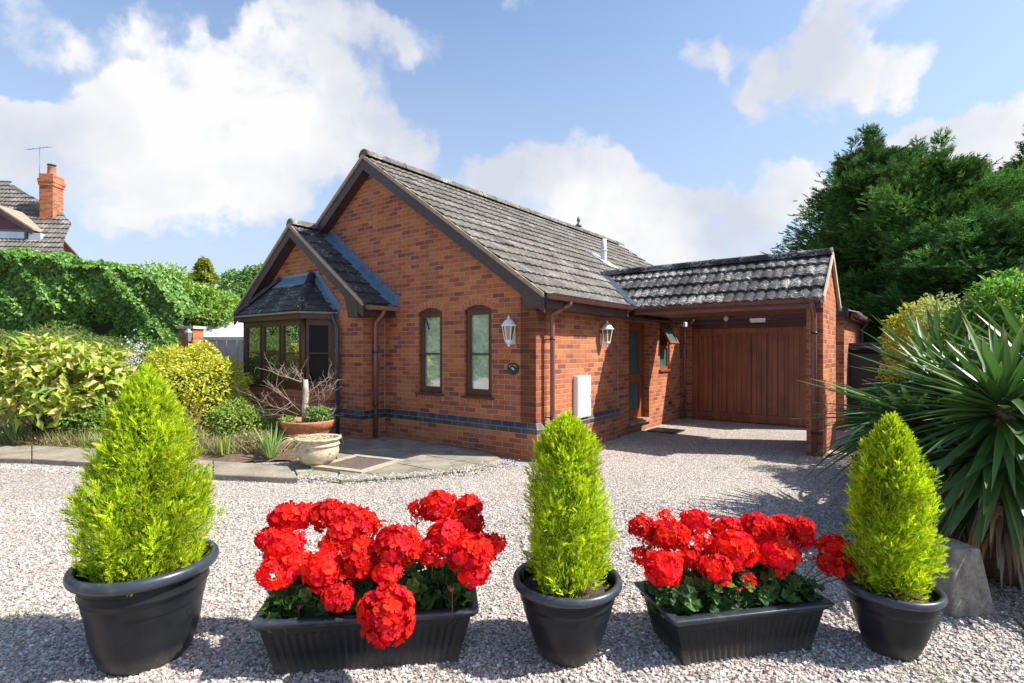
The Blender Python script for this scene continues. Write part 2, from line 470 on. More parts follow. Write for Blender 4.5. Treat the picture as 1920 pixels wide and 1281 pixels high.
# ------------------------------------------------------------------ ground
def m_gravel():
    m = NM("gravel", 0.9, 0.25)
    o = m.obj()
    v1 = m.n('ShaderNodeTexVoronoi', feature='F1'); v1.inputs['Scale'].default_value = 60; v1.inputs['Randomness'].default_value = 1.0
    nw = m.noise(o, 30, 2)
    ad = m.n('ShaderNodeVectorMath', operation='MULTIPLY_ADD')
    ad.inputs[1].default_value = (0.012, 0.012, 0.012); m.l(nw.outputs['Color'], ad.inputs[0]); m.l(o, ad.inputs[2])
    m.l(ad.outputs[0], v1.inputs['Vector'])
    wn = m.n('ShaderNodeTexWhiteNoise', noise_dimensions='3D'); m.l(v1.outputs['Position'], wn.inputs['Vector'])
    c = m.ramp(wn.outputs['Value'], [(0.0, (0.40, 0.355, 0.32)), (0.25, (0.52, 0.475, 0.435)), (0.42, (0.33, 0.29, 0.265)), (0.55, (0.60, 0.56, 0.52)),
                                     (0.72, (0.46, 0.395, 0.35)), (0.84, (0.20, 0.18, 0.175)), (0.92, (0.74, 0.71, 0.66))], 'CONSTANT')
    big = m.noise(o, 0.6, 5, 0.6)
    c = m.mix(1.0, c, m.ramp(big.outputs['Fac'], [(0.3, (0.86, 0.84, 0.83)), (0.7, (1.05, 1.04, 1.02))]), 'MULTIPLY')
    edge = m.ramp(v1.outputs['Distance'], [(0.35, (1, 1, 1)), (0.75, (0.40, 0.37, 0.35))])
    c = m.mix(0.8, c, edge, 'MULTIPLY')
    m.col(c)
    h = m.math('SUBTRACT', 1.0, v1.outputs['Distance'])
    m.bump(m.math('ADD', h, m.math('MULTIPLY', big.outputs['Fac'], 2.0)), 0.9, 0.012)
    return m.m
GRAVEL = m_gravel()
SOIL = m_plain("bed soil", (0.13, 0.085, 0.055), 0.95, 0.4, 14, 0.8, 50)

g = MB(); NX = 60
def gz(x, y):
    return 0.0
g.quad((-250, -40, 0), (250, -40, 0), (250, 400, 0), (-250, 400, 0))
tag(g.build('ground', GRAVEL), kind='structure')

# ------------------------------------------------------------------ the bungalow (own axes: X along gable wall, Y towards the back)
HA = math.atan2(-0.607, 0.794)
HO = Vector((0.336, 7.38, 0))
HOUSE = empty('bungalow', HO, HA, "red brick bungalow with tiled gable roofs, bay window and attached carport and garage", "house")
HM = Matrix.Translation(HO) @ Matrix.Rotation(HA, 4, 'Z')
def HW(x, y, z): return HM @ Vector((x, y, z))

RX, RZ, SL = -3.62, 5.05, 0.70      # main ridge
def zr(x): return RZ - SL * abs(x - RX)
WX, WZ, WSL = -5.17, 3.95, 0.72     # wing ridge
def zw(x): return WZ - WSL * abs(x - WX)
LEN = 10.1
TH = 0.13                           # tiles + battens above wall head

def wall(outer, holes, O, U, Vv, inward, th, mb, reveal=None):
    """outer/holes: 2d metre polygons (ccw outer). O origin, U/Vv axes, inward normal; front face + back + edges"""
    O = Vector(O); U = Vector(U); Vv = Vector(Vv); N = Vector(inward)
    loops = [outer] + holes
    pts2 = [p for lp in loops for p in lp]
    tris = geometry.tessellate_polygon([[Vector((p[0], p[1], 0)) for p in lp] for lp in loops])
    P = lambda p, d=0: O + U * p[0] + Vv * p[1] + N * d
    for t in tris:
        a, b, c = [pts2[i] for i in t]
        area = (b[0] - a[0]) * (c[1] - a[1]) - (b[1] - a[1]) * (c[0] - a[0])
        if abs(area) < 1e-9: continue
        fn = (P(b) - P(a)).cross(P(c) - P(a))
        if fn.dot(N) > 0: a, c = c, a
        mb.face([mb.pt(P(q)) for q in (a, b, c)], [tuple(q) for q in (a, b, c)])
        mb.face([mb.pt(P(q, th)) for q in (c, b, a)], [tuple(q) for q in (c, b, a)])
    for li, lp in enumerate(loops):
        k = len(lp)
        for i in range(k):
            a = lp[i]; b = lp[(i + 1) % k]
            L = math.hypot(b[0] - a[0], b[1] - a[1])
            if abs(b[0] - a[0]) < 1e-6:
                uv = [(0.05, a[1]), (0.05 + th, a[1]), (0.05 + th, b[1]), (0.05, b[1])]
            else:
                uv = [(a[0], 0.02), (a[0], 0.02 + th), (b[0], 0.02 + th), (b[0], 0.02)]
            mb.face([mb.pt(P(a)), mb.pt(P(a, th)), mb.pt(P(b, th)), mb.pt(P(b))], uv)

def arch(x0, x1, zs, rise, n=10):
    """points of a segmental arch from (x1,zs) to (x0,zs)"""
    c = (x0 + x1) / 2; h = (x1 - x0) / 2
    Rr = (h * h + rise * rise) / (2 * rise); zc = zs + rise - Rr
    a0 = math.asin(h / Rr)
    return [(c + Rr * math.sin(a0 - 2 * a0 * i / n), zc + Rr * math.cos(a0 - 2 * a0 * i / n)) for i in range(n + 1)], (c, zc, Rr, a0)

# --- walls
W1 = (-1.353, -0.808, 0.85, 2.175)
W2 = (-2.392, -1.838, 0.85, 2.175)
def winhole(w):
    a, _ = arch(w[0], w[1], w[3], 0.07)
    return [(w[0], w[2]), (w[1], w[2])] + a
wb = MB()
# main gable wall, front (u = X)
gout = [(-7.2, -0.3), (0, -0.3), (0, zr(0) - TH), (RX, RZ - TH), (-7.2, zr(-7.2) - TH)]
wall(gout, [winhole(W1), winhole(W2)], (0, 0, 0), (1, 0, 0), (0, 0, 1), (0, 1, 0), 0.27, wb)
# right-hand side wall up to the garage (u = Y)
DOOR = (3.02, 3.95, 0.20, 2.10)
WIN3 = (4.50, 5.06, 1.15, 2.13)
sout = [(0.0, -0.3), (5.87, -0.3), (5.87, zr(0) - TH), (0.0, zr(0) - TH)]
dh = [(DOOR[0], DOOR[2]), (DOOR[1], DOOR[2]), (DOOR[1], DOOR[3]), (DOOR[0], DOOR[3])]
wh = [(WIN3[0], WIN3[2]), (WIN3[1], WIN3[2]), (WIN3[1], WIN3[3]), (WIN3[0], WIN3[3])]
wall(sout, [dh, wh], (0.0, 0, 0), (0, 1, 0), (0, 0, 1), (-1, 0, 0), 0.27, wb)
# the rest of the shell
wb.box(-0.27, 0, 5.87, LEN - 0.1, -0.3, 2.38)
wb.box(-7.2, -6.93, 0.27, LEN - 0.1, -0.3, 2.38)
wall([(-6.93, -0.3), (-0.27, -0.3), (-0.27, zr(-0.27) - TH), (RX, RZ - TH), (-6.93, zr(-6.93) - TH)], [], (0, LEN - 0.1, 0), (1, 0, 0), (0, 0, 1), (0, -1, 0), 0.25, wb)
# forward wing: front wall with the bay opening, return wall
WR, WL, WY = -3.24, -7.12, -0.485
fw = [(WL, -0.3), (WR, -0.3), (WR, zw(WR) - TH), (WX, WZ - TH), (WL, zw(WL) - TH)]
bo = [(-6.60, 0.80), (-4.22, 0.80), (-4.22, 2.15), (-6.60, 2.15)]
wall(fw, [bo], (0, WY, 0), (1, 0, 0), (0, 0, 1), (0, 1, 0), 0.25, wb)
wb.box(WR - 0.25, WR, WY + 0.25, -0.001, -0.3, zw(WR) - TH)
wb.box(WL, WL + 0.25, WY + 0.25, -0.001, -0.3, zw(WL) - TH)
wb.build('wall', BRICK, HOUSE)

# movement joints with pale sealant
mj = MB()
mj.box(0.0, 0.004, 2.548, 2.560, 0.0, 2.2)
mj.build('movement_joint', MORTAR, HOUSE); mj = MB()
mj.box(WR, WR + 0.004, -0.030, -0.016, 0.5, 2.1)
mj.build('movement_joint', MORTAR, HOUSE)

# --- plinth: red courses, upright blue course, chamfered blue cap
def plinth(path_fn, name):
    red = MB(); bl = MB()
    secs = [(0.056, -0.2), (0.056, 0.375), (0.056, 0.45), (0.001, 0.525)]
    for i in range(3):
        (o0, z0), (o1, z1) = secs[i], secs[i + 1]
        A = path_fn(o0); B = path_fn(o1)
        u = 0.0
        mb = red if i == 0 else bl
        for k in range(len(A) - 1):
            a0, a1, b0, b1 = A[k], A[k + 1], B[k], B[k + 1]
            L = math.hypot(a1[0] - a0[0], a1[1] - a0[1])
            v0 = z0 if i < 2 else 0.45
            v1 = z1 if i < 2 else 0.525
            mb.face([mb.pt((*a0, z0)), mb.pt((*a1, z0)), mb.pt((*b1, z1)), mb.pt((*b0, z1))], [(u, v0), (u + L, v0), (u + L, v1), (u, v1)])
            u += L + (0.056 if k else 0)
    red.build(name, BRICK, HOUSE); bl.build('blue_brick_band', BLUEB, HOUSE)
plinth(lambda o: [(-4.06, WY - o), (WR + o, WY - o), (WR + o, -o), (o, -o), (o, 2.545), (0, 2.545)], 'plinth')

# --- window arches and brick-on-edge sills
def arch_bricks(w):
    mb = MB()
    pts, (c, zc, Rr, a0) = arch(w[0], w[1], w[3], 0.07)
    aw = math.asin(((w[1] - w[0]) / 2 + 0.03) / Rr)
    nb = 9; r0 = Rr + 0.001; r1 = Rr + 0.105
    for i in range(nb):
        t0 = -aw + 2 * aw * (i + 0.08) / nb; t1 = -aw + 2 * aw * (i + 0.92) / nb
        q = [(c + r0 * math.sin(t0), zc + r0 * math.cos(t0)), (c + r0 * math.sin(t1), zc + r0 * math.cos(t1)),
             (c + r1 * math.sin(t1), zc + r1 * math.cos(t1)), (c + r1 * math.sin(t0), zc + r1 * math.cos(t0))]
        mb.prism([(x, -0.006, z) for x, z in q], (0, 0.05, 0))
    mo = MB()
    n = 12
    q = [(c + r0 * math.sin(-aw + 2 * aw * i / n), zc + r0 * math.cos(-aw + 2 * aw * i / n)) for i in range(n + 1)]
    q += [(c + (r1 + .006) * math.sin(aw - 2 * aw * i / n), zc + (r1 + .006) * math.cos(aw - 2 * aw * i / n)) for i in range(n + 1)]
    mb.cur = 1
    mb.prism([(x, -0.003, z) for x, z in q], (0, 0.04, 0))
    mb.build('brick_arch', [SOLDIER, MORTAR], HOUSE)
    # brick on edge under the sill
    mb = MB()
    x = w[0] - 0.02
    while x < w[1] + 0.0:
        mb.box(x, x + 0.062, -0.005, 0.05, w[2] - 0.115, w[2] - 0.035)
        x += 0.073
    mb.cur = 1
    mb.box(w[0] - 0.03, w[1] + 0.03, -0.002, 0.04, w[2] - 0.118, w[2] - 0.033)
    mb.build('brick_sill', [SOLDIER, MORTAR], HOUSE)
arch_bricks(W1); arch_bricks(W2)

def arched_window(w, stay=False):
    x0, x1, z0, zs = w
    mb = MB(); y0 = 0.05; y1 = 0.12
    f = 0.05
    mb.box(x0, x0 + f, y0, y1, z0, zs); mb.box(x1 - f, x1, y0, y1, z0, zs)
    mb.box(x0 + f, x1 - f, y0, y1, z0, z0 + f)
    # casement
    cy = y0 - 0.015; s = 0.058
    cx0, cx1, cz0, cz1 = x0 + 0.028, x1 - 0.028, z0 + 0.03, zs - 0.005
    mb.box(cx0, cx0 + s, cy, y1 - .01, cz0, cz1); mb.box(cx1 - s, cx1, cy, y1 - .01, cz0, cz1)
    mb.box(cx0 + s, cx1 - s, cy, y1 - .01, cz0, cz0 + 0.075); mb.box(cx0 + s, cx1 - s, cy, y1 - .01, cz1 - 0.075, cz1)
    mb.box(cx0 + s, cx1 - s, cy + .004, y1 - .02, 1.478, 1.508)
    # arched head filler
    a, _ = arch(x0, x1, zs, 0.068)
    mb.prism([(x, y0 - 0.012, z) for x, z in a], (0, 0.06, 0))
    # trickle vent slots
    mb.box(x0 + .16, x0 + .25, cy - .006, cy, cz1 - 0.028, cz1 - 0.016); mb.box(x1 - .27, x1 - .18, cy - .006, cy, cz1 - 0.028, cz1 - 0.016)
    o = mb.build('window', BROWN_FR, HOUSE)
    p = MB(); p.box(cx0 + s, cx1 - s, 0.075, 0.085, cz0 + .07, cz1 - .07); p.build('pane', PANE_G, o)
    sl = MB(); sl.box(x0 - 0.045, x1 + 0.045, -0.045, 0.06, z0 - 0.032, z0 - 0.001); sl.build('sill', BROWN_FR, o, bevel=0.006)
    if stay:
        h = MB(); h.beam((cx0 + s + .02, 0.068, cz1 - .09), (cx0 + s + .10, 0.066, cz1 - .27), 0.012, 0.02, (0, 1, 0)); h.build('stay', BLACK, o)
arched_window(W1); arched_window(W2, True)

# --- roof tiles ------------------------------------------------------------
def tiles(name, O, U, D, S, u0f, u1f, mat, parent, period=0.15, gauge=0.345, amp=0.026, lift=0.030, tintv=0.22, edge_dark=False):
    """real interlocking tile courses. O = ridge point, U = along ridge, D = down slope (unit)"""
    O = np.array(O, float); U = np.array(U, float); D = np.array(D, float)
    N = np.cross(U, D); N /= np.linalg.norm(N)
    if N[2] < 0: N = -N
    nc = int(math.ceil(S / gauge))
    V = []; Fc = []; T = []
    base = 0
    for k in range(nc):
        s1 = S - k * gauge + (0.03 if k else 0.0); s0 = max(S - (k + 1) * gauge, 0)
        um = (u0f(s1 if k else S), u1f(s1 if k else S)); ut = (u0f(s0), u1f(s0))
        a = min(um[0], ut[0]); b = max(um[1], ut[1])
        n = max(2, int((b - a) / period * 8))
        us = np.linspace(a, b, n + 1)
        f = np.mod(us / period, 1.0)
        w = amp * np.clip(np.sin(np.pi * f), 0, 1) ** 0.55
        tid = np.floor(us / (2 * period)).astype(int) + 100 * k
        rs = np.random.default_rng(abs(hash((round(S * 100), k))) % 100000)
        jit = rs.normal(0, 0.0035, 4000)[tid % 4000]; js = rs.normal(0, 0.005, 4000)[tid % 4000]
        tt = 1 + rs.uniform(-tintv, tintv, 4000)[tid % 4000]
        def clipu(lo, hi): return np.clip(us, lo, hi)
        rows = [(clipu(*ut), s0, w * 0.8 + 0.004), (clipu(*um), s1 + js, w + lift + jit), (clipu(*um), s1 + js - 0.004, w * 0 + 0.001)]
        for (uu, ss, hh) in rows:
            ss = np.broadcast_to(ss, uu.shape); hh = np.broadcast_to(hh, uu.shape)
            V.append(O + np.outer(uu, U) + np.outer(ss, D) + np.outer(hh, N))
            T.append(np.repeat(tt[:, None], 3, 1))
        m = n + 1
        for r in range(2):
            i = np.arange(n) + base + r * m
            Fc.append(np.stack([i, i + 1, i + 1 + m, i + m], 1))
        base += 3 * m
    V = np.concatenate(V); Fc = np.concatenate(Fc); T = np.concatenate(T)
    q = V[Fc]
    ar = np.linalg.norm(np.cross(q[:, 2] - q[:, 0], q[:, 3] - q[:, 1]), axis=1)
    Fc = Fc[ar > 1e-6]
    # orient up
    q = V[Fc]; nn = np.cross(q[:, 1] - q[:, 0], q[:, 2] - q[:, 0])
    if (nn @ N).mean() < 0: Fc = Fc[:, ::-1]
    return np_mesh(name, V, Fc, mat, parent, T)

def ridge(name, a, b, r, mat, parent, seg=0.45, drop=0.05):
    a = Vector(a); b = Vector(b); d = (b - a); L = d.length; d.normalize()
    sd = d.cross(Vector((0, 0, 1))).normalized(); up = sd.cross(d)
    V = []; Fc = []; T = []
    n = max(1, round(L / seg)); k = 9
    rs = random.Random(int(L * 100))
    for i in range(n):
        s0 = L * i / n; s1 = L * (i + 1) / n + 0.02
        jr = rs.uniform(-0.003, 0.003); tt = rs.uniform(0.75, 1.2)
        ring = []
        for (s, rr) in ((s0, r + jr + .005), (s0 + .05, r + jr + .005), (s0 + .052, r + jr), (s1, r + jr)):
            for j in range(k):
                t = math.pi * (j / (k - 1)) * 1.0
                p = a + d * s + sd * (math.cos(t) * rr) + up * (math.sin(t) * rr - drop)
                V.append(tuple(p)); T.append((tt,) * 3)
        base = i * 4 * k
        for m in range(3):
            for j in range(k - 1):
                q = base + m * k + j
                Fc.append((q, q + 1, q + 1 + k, q + k))
        # end caps as fans of quads
    V2 = len(V)
    c0 = [i for i in range(k)]
    # closed near end (mortar-filled)
    V.append(tuple(a - up * (drop + .02))); T.append((1.4, 1.2, 1.0))
    for j in range(k - 1): Fc.append((V2, j + 1, j, j))
    Fq = [f for f in Fc]
    me = bpy.data.meshes.new(name)
    me.from_pydata(V, [], [f if f[2] != f[3] else f[:3] for f in Fq])
    ca = me.color_attributes.new("tint", 'FLOAT_COLOR', 'POINT')
    t = np.ones((len(V), 4), dtype=np.float32); t[:, :3] = np.array(T); ca.data.foreach_set('color', t.ravel())
    me.polygons.foreach_set('use_smooth', [True] * len(me.polygons))
    me.update()
    return link(name, me, mat, parent)

cs = 1 / math.hypot(1, SL); sn = SL * cs
HS = RX * -1 + 0.31                  # horizontal run to the right-hand eave
S_main = HS / cs
def slab(pts, t, name, mat, parent):
    mb = MB(); mb.prism(pts, (0, 0, -t)); return mb.build(name, mat, parent)
off = 0.035
# main right slope
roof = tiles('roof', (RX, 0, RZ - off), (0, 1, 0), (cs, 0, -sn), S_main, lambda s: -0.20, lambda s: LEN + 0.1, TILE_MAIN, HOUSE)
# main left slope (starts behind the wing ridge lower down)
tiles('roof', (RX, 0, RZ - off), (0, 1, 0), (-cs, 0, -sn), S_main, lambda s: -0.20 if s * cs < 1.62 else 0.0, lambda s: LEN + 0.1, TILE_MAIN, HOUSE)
# decks under the tiles
dk = MB()
for sg in (1, -1):
    x1 = RX + sg * (HS - 0.03)
    y0 = -0.17 if sg > 0 else 0.02
    dk.prism([(RX, y0, RZ - 0.055), (x1, y0, RZ - 0.055 - SL * abs(x1 - RX)), (x1, LEN + .07, RZ - 0.055 - SL * abs(x1 - RX)), (RX, LEN + .07, RZ - 0.055)], (0, 0, -0.05))
dk.prism([(RX, -0.17, RZ - 0.056), (RX - 1.6, -0.17, RZ - 0.056 - SL * 1.6), (RX - 1.6, 0.02, RZ - 0.056 - SL * 1.6), (RX, 0.02, RZ - 0.056)], (0, 0, -0.048))
dk.build('roof_deck', BARGE, HOUSE)
ridge('ridge_tiles', (RX, -0.20, RZ + 0.02), (RX, LEN + 0.1, RZ + 0.02), 0.125, RIDGE, HOUSE)

# verge mortar strip and bargeboards
def rake(xa, za, xb, zb, y, mbb, mbv, depth=0.20, th=0.028):
    """board hanging below the roof line from (xa,za) to (xb,zb) in the plane y"""
    mbb.prism([(xa, y, za - 0.065), (xb, y, zb - 0.065), (xb, y, zb - 0.065 - depth), (xa, y, za - 0.065 - depth)], (0, th, 0))
    mbv.prism([(xa, y - 0.025, za + 0.005), (xb, y - 0.025, zb + 0.005), (xb, y - 0.025, zb - 0.062), (xa, y - 0.025, za - 0.062)], (0, 0.05, 0))
bb = MB(); vb = MB()
rake(RX, RZ - .005, 0.27, zr(0.27) - .005, -0.20, bb, vb)
rake(RX, RZ - .008, -5.22, zr(-5.22) - .008, -0.2005, bb, vb)
# soffit under the verge
for sg, xe in ((1, 0.02), (-1, -5.2)):
    bb.prism([(RX, -0.171, RZ - 0.25), (xe, -0.171, zr(xe) - 0.25), (xe, -0.001, zr(xe) - 0.25), (RX, -0.001, RZ - 0.25)], (0, 0, 0.02))
# boxed foot of the bargeboard at the corner
bb.prism([(-0.05, -0.205, 2.13), (0.24, -0.205, 2.13), (0.24, -0.205, zr(.24) - 0.07), (-0.12, -0.205, zr(-.12) - .2)], (0, 0.204, 0))
bb.build('bargeboard', BARGE, HOUSE)
vb.build('verge', VERGE, HOUSE)

# wing roof
cw = 1 / math.hypot(1, WSL); sw = WSL * cw
S_w = 2.23 / cw
YF = WY - 0.22
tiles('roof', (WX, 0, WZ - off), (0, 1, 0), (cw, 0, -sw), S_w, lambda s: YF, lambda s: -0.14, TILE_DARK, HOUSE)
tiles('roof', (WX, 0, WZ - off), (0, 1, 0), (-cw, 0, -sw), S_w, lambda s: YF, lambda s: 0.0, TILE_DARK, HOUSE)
dk = MB()
for sg in (1, -1):
    x1 = WX + sg * 2.19
    dk.prism([(WX, YF + .03, WZ - 0.055), (x1, YF + .03, WZ - 0.055 - WSL * 2.19), (x1, -0.002, WZ - 0.055 - WSL * 2.19), (WX, -0.002, WZ - 0.055)], (0, 0, -0.05))
dk.build('roof_deck', BARGE, HOUSE)
ridge('ridge_tiles', (WX, YF, WZ + 0.02), (WX, 0.25, WZ + 0.02), 0.12, RIDGE, HOUSE)
bb = MB(); vb = MB()
for sg in (1, -1):
    xe = WX + sg * 2.22
    d = 0.0005 if sg < 0 else 0
    rake(WX, WZ - .005 - d, xe, zw(xe) - .005 - d, YF - d, bb, vb, 0.19)
    xs = WX + sg * 1.95
    bb.prism([(WX, YF + .03, WZ - 0.24), (xs, YF + .03, zw(xs) - 0.24), (xs, WY - .001, zw(xs) - 0.24), (WX, WY - .001, WZ - 0.24)], (0, 0, 0.02))
bb.prism([(WR - .10, YF - .004, 2.10), (WR + .15, YF - .004, 2.10), (WR + .15, YF - .004, zw(WR + .15) - .07), (WR - .22, YF - .004, zw(WR - .22) - .22)], (0, 0.215, 0))
bb.build('bargeboard', BARGE, HOUSE)
vb.build('verge', VERGE, HOUSE)
# lead: stepped flashing where wing roof meets the gable wall
ld = MB()
zz = lambda x: zw(x) - off + 0.02
ld.prism([(-5.0, -0.19, zz(-5.0) + .012), (-2.93, -0.19, zz(-2.93) + .012), (-2.93, -0.004, zz(-2.93) + .03), (-5.0, -0.004, zz(-5.0) + .03)], (0, 0, -0.03))
x = -5.0; st = 0.104
while x < -2.95:
    z = zw(x) + 0.02
    ld.box(x, x + st + .02, -0.009, -0.002, z - .16, z + 0.085)
    x += st
ld.build('lead_flashing', LEAD, HOUSE)

# --- eaves: fascia, soffit, gutters, downpipes
fa = MB()
fa.box(0.27, 0.295, -0.16, 2.36, 2.13, 2.30)
fa.box(0.27, 0.295, 4.45, LEN, 2.13, 2.30)
fa.box(0.001, 0.27, -0.0, 5.86, 2.13, 2.15)
fa.box(WX + 2.16, WX + 2.185, YF + .04, -0.003, 2.13, 2.30)
fa.box(WR + .001, WX + 2.16, WY, -0.003, 2.13, 2.15)
fa.build('fascia', BARGE, HOUSE)

def gx(j, k):
    c = math.cos(math.pi * j / (k - 1)); return math.copysign(abs(c) ** .42, c) if abs(c) > 1e-6 else 0
def gzz(j, k):
    return 1.35 * abs(math.sin(math.pi * j / (k - 1))) ** .55
def gutter(a, b, name='gutter', r=0.056, mat=UPVC, clips=None, outward=None):
    a = Vector(a); b = Vector(b); d = (b - a).normalized(); sd = d.cross(Vector((0, 0, 1)))
    L = (b - a).length
    def prof(rr, s0, s1, mb, th=0.003):
        k = 9; rings = []
        for s in (s0, s1):
            outr = [mb.pt(a + d * s + sd * (gx(j, k) * rr) - Vector((0, 0, 1)) * (gzz(j, k) * rr)) for j in range(k)]
            inn = [mb.pt(a + d * s + sd * (gx(j, k) * (rr - th)) - Vector((0, 0, 1)) * (gzz(j, k) * (rr - th))) for j in range(k)]
            rings.append((outr, inn))
        mb.smooth = True
        for j in range(k - 1):
            mb.face((rings[0][0][j], rings[1][0][j], rings[1][0][j + 1], rings[0][0][j + 1]))
            mb.face((rings[0][1][j + 1], rings[1][1][j + 1], rings[1][1][j], rings[0][1][j]))
        mb.smooth = False
        for j in (0, k - 1):
            mb.face((rings[0][0][j], rings[1][0][j], rings[1][1][j], rings[0][1][j]))
        for q in (0, 1):
            for j in range(k - 1):
                mb.face((rings[q][0][j], rings[q][0][j + 1], rings[q][1][j + 1], rings[q][1][j]))
    mb = MB(); prof(r, 0, L, mb)
    # stop ends
    for s in (0.0, L):
        k = 9
        pts = [a + d * s + sd * (gx(j, k) * r) - Vector((0, 0, 1)) * (gzz(j, k) * r) for j in range(k)]
        mb.prism(pts, d * 0.004)
    o = mb.build(name, mat, HOUSE)
    for c in (clips or [i + 0.4 for i in range(int(L))]):
        cl = MB(); prof(r + .006, c, c + 0.035, cl, .006); cl.build('gutter_clip', mat, o)
    return o
gutter((0.355, -0.17, 2.315), (0.355, 2.36, 2.315), clips=[0.08, 0.42, 0.56, 0.72, 1.15, 1.22, 1.55, 2.2])
gutter((0.355, 4.5, 2.315), (0.355, 5.6, 2.315))
gutter((WX + 2.245, YF + .05, 2.30), (WX + 2.245, -0.02, 2.30), clips=[0.05, 0.35])

def downpipe(path, r=0.034, mat=UPVC, clips=(), name='downpipe', wall_dir=None):
    mb = MB(); mb.tube(path, r, 14)
    o = mb.build(name, mat, HOUSE)
    x, y = path[-1][0], path[-1][1]
    for z in clips:
        cl = MB()
        cl.tube([(x, y, z), (x, y, z + .03)], r + .006, 14)
        if wall_dir: cl.box(x, x + wall_dir[0], y - .008, y + .008, z + .005, z + .02) if abs(wall_dir[0]) > 0 else cl.box(x - .008, x + .008, y, y + wall_dir[1], z + .005, z + .02)
        cl.build('pipe_clip', BLACK if mat is UPVC else mat, o)
    return o
downpipe([(0.355, 0.33, 2.27), (0.355, 0.33, 2.20), (0.12, 0.235, 2.07), (0.12, 0.235, 2.0), (0.12, 0.235, 0.03)], 0.034, UPVC, (1.70, 0.58), wall_dir=(-.12, 0))
downpipe([(WX + 2.245, -0.30, 2.26), (WX + 2.245, -0.30, 2.18), (WR + .105, -0.30, 2.02), (WR + .105, -0.30, 1.95), (WR + .105, -0.30, 0.05)], 0.036, UPVC, (1.5, 0.6), wall_dir=(-.1, 0))

# flue pipe and its flashing
fl = MB()
fx, fy = -1.61, 5.11; fz = zr(fx)
fl.lathe([(0.072, -0.1), (0.072, 0.27)], (fx, fy, fz), 20)
fl.lathe([(0.082, 0.24), (0.084, 0.255), (0.082, 0.27)], (fx, fy, fz), 20, cap0=True, cap1=True)
fl.lathe([(0.064, 0.27), (0.064, 0.52)], (fx, fy, fz), 20, cap1=True)
flo = fl.build('flue', m_plain("galvanised flue", (0.55, 0.57, 0.60), 0.3, 0.06, 6, spec=0.8), HOUSE)
ff = MB(); ff.prism([(fx - .3, fy - .22, zr(fx - .3) + .02), (fx + .28, fy - .22, zr(fx + .28) + .02), (fx + .28, fy + .22, zr(fx + .28) + .02), (fx - .3, fy + .22, zr(fx - .3) + .02)], (0, 0, .012))
ff.build('flashing', m_plain("pale flashing", (0.45, 0.45, 0.46), 0.5), flo)
vn = MB(); vn.lathe([(0.05, -.15), (0.05, .10), (0.10, .12), (0.10, .16), (0.03, .24)], (RX - .12, 7.6, RZ + .05), 12)
vn.lathe([(0.02, .2), (0.05, .3), (0.05, .36), (0.01, .42)], (RX - .12, 7.6, RZ + .05), 10)
vn.build('roof_vent', m_plain("green vent", (0.05, 0.16, 0.12), 0.5), HOUSE)

# --- the splayed bay window -------------------------------------------------
BXL, BXR = -6.455, -4.35; BY = WY - 0.45
BR = (-4.05, WY); BL = (-6.755, WY)
plan = [BL, (BXL, BY), (BXR, BY), BR]
bw = MB()     # dark brick/board under the window
for i in range(3):
    a = plan[i]; b = plan[i + 1]
    L = math.hypot(b[0] - a[0], b[1] - a[1])
    bw.face([bw.pt((*a, -.2)), bw.pt((*b, -.2)), bw.pt((*b, .86)), bw.pt((*a, .86))], [(0, -.2), (L, -.2), (L, .86), (0, .86)])
bay = empty('bay_window'); bay.parent = HOUSE
bw.build('wall', BRICK, bay)
def bay_side(a, b, lights, mids, z0=0.93, z1=2.10):
    """one face of the bay: frame + panes. a,b plan points; lights = mullion fractions"""
    a = Vector((*a, 0)); b = Vector((*b, 0)); d = (b - a); L = d.length; d.normalize()
    ang = math.atan2(d.y, d.x)
    M = Matrix.Translation(a) @ Matrix.Rotation(ang, 4, 'Z')
    f = MB(M); p = MB(M)
    f.box(0, L, 0.0, 0.07, z1 - 0.05, z1 + 0.12)            # head
    f.box(0, L, 0.0, 0.07, z0 - 0.03, z0 + 0.02)
    f.box(-0.01, L + .01, -0.03, 0.08, z0 - 0.07, z0 - 0.031)  # sill
    f.box(0, .065, .0, .07, z0 + .02, z1 - .05); f.box(L - .065, L, .0, .07, z0 + .02, z1 - .05)
    xs = [0.065] + [q * L for q in lights] + [L - 0.065]
    for q in lights: f.box(q * L - .03, q * L + .03, .003, .067, z0 + .02, z1 - .05)
    for i in range(len(xs) - 1):
        x0 = xs[i] + (.03 if i else 0); x1 = xs[i + 1] - (.03 if i < len(xs) - 2 else 0)
        s = 0.045
        f.box(x0, x0 + s, -.008, .05, z0 + .02, z1 - .05); f.box(x1 - s, x1, -.008, .05, z0 + .02, z1 - .05)
        f.box(x0 + s, x1 - s, -.008, .05, z0 + .02, z0 + .07); f.box(x0 + s, x1 - s, -.008, .05, z1 - .105, z1 - .05)
        zt = 1.50; h = 0.045 if mids[i] else 0.012
        f.box(x0 + s, x1 - s, -.005 if mids[i] else .003, .05, zt - h, zt + h)
        p.box(x0 + s - .005, x1 - s + .005, .02, .03, z0 + .06, z1 - .1)
    return f, p
fr = []
for (a, b, li, md) in ((plan[1], plan[2], (0.335, 0.665), (0, 1, 0)), (plan[2], plan[3], (), (0,)), (plan[0], plan[1], (), (0,))):
    f, p = bay_side(a, b, li, md)
    fo = f.build('window', BROWN_FR, bay); po = p.build('pane', PANE_B if li else PANE_S, fo)
cp = MB()
for q in plan[1:3]:
    cp = MB(); cp.tube([(q[0], q[1] + .03, .9), (q[0], q[1] + .03, 2.2)], .045, 6)
    cp.build('corner_post', BROWN_FR, bay)
# black panel behind the opening, its colour stands for the unlit interior
rm = MB(); rm.box(-6.6, -4.2, WY + .24, WY + .26, .8, 2.15); rm.build('dark_room_panel', BLACK, bay)
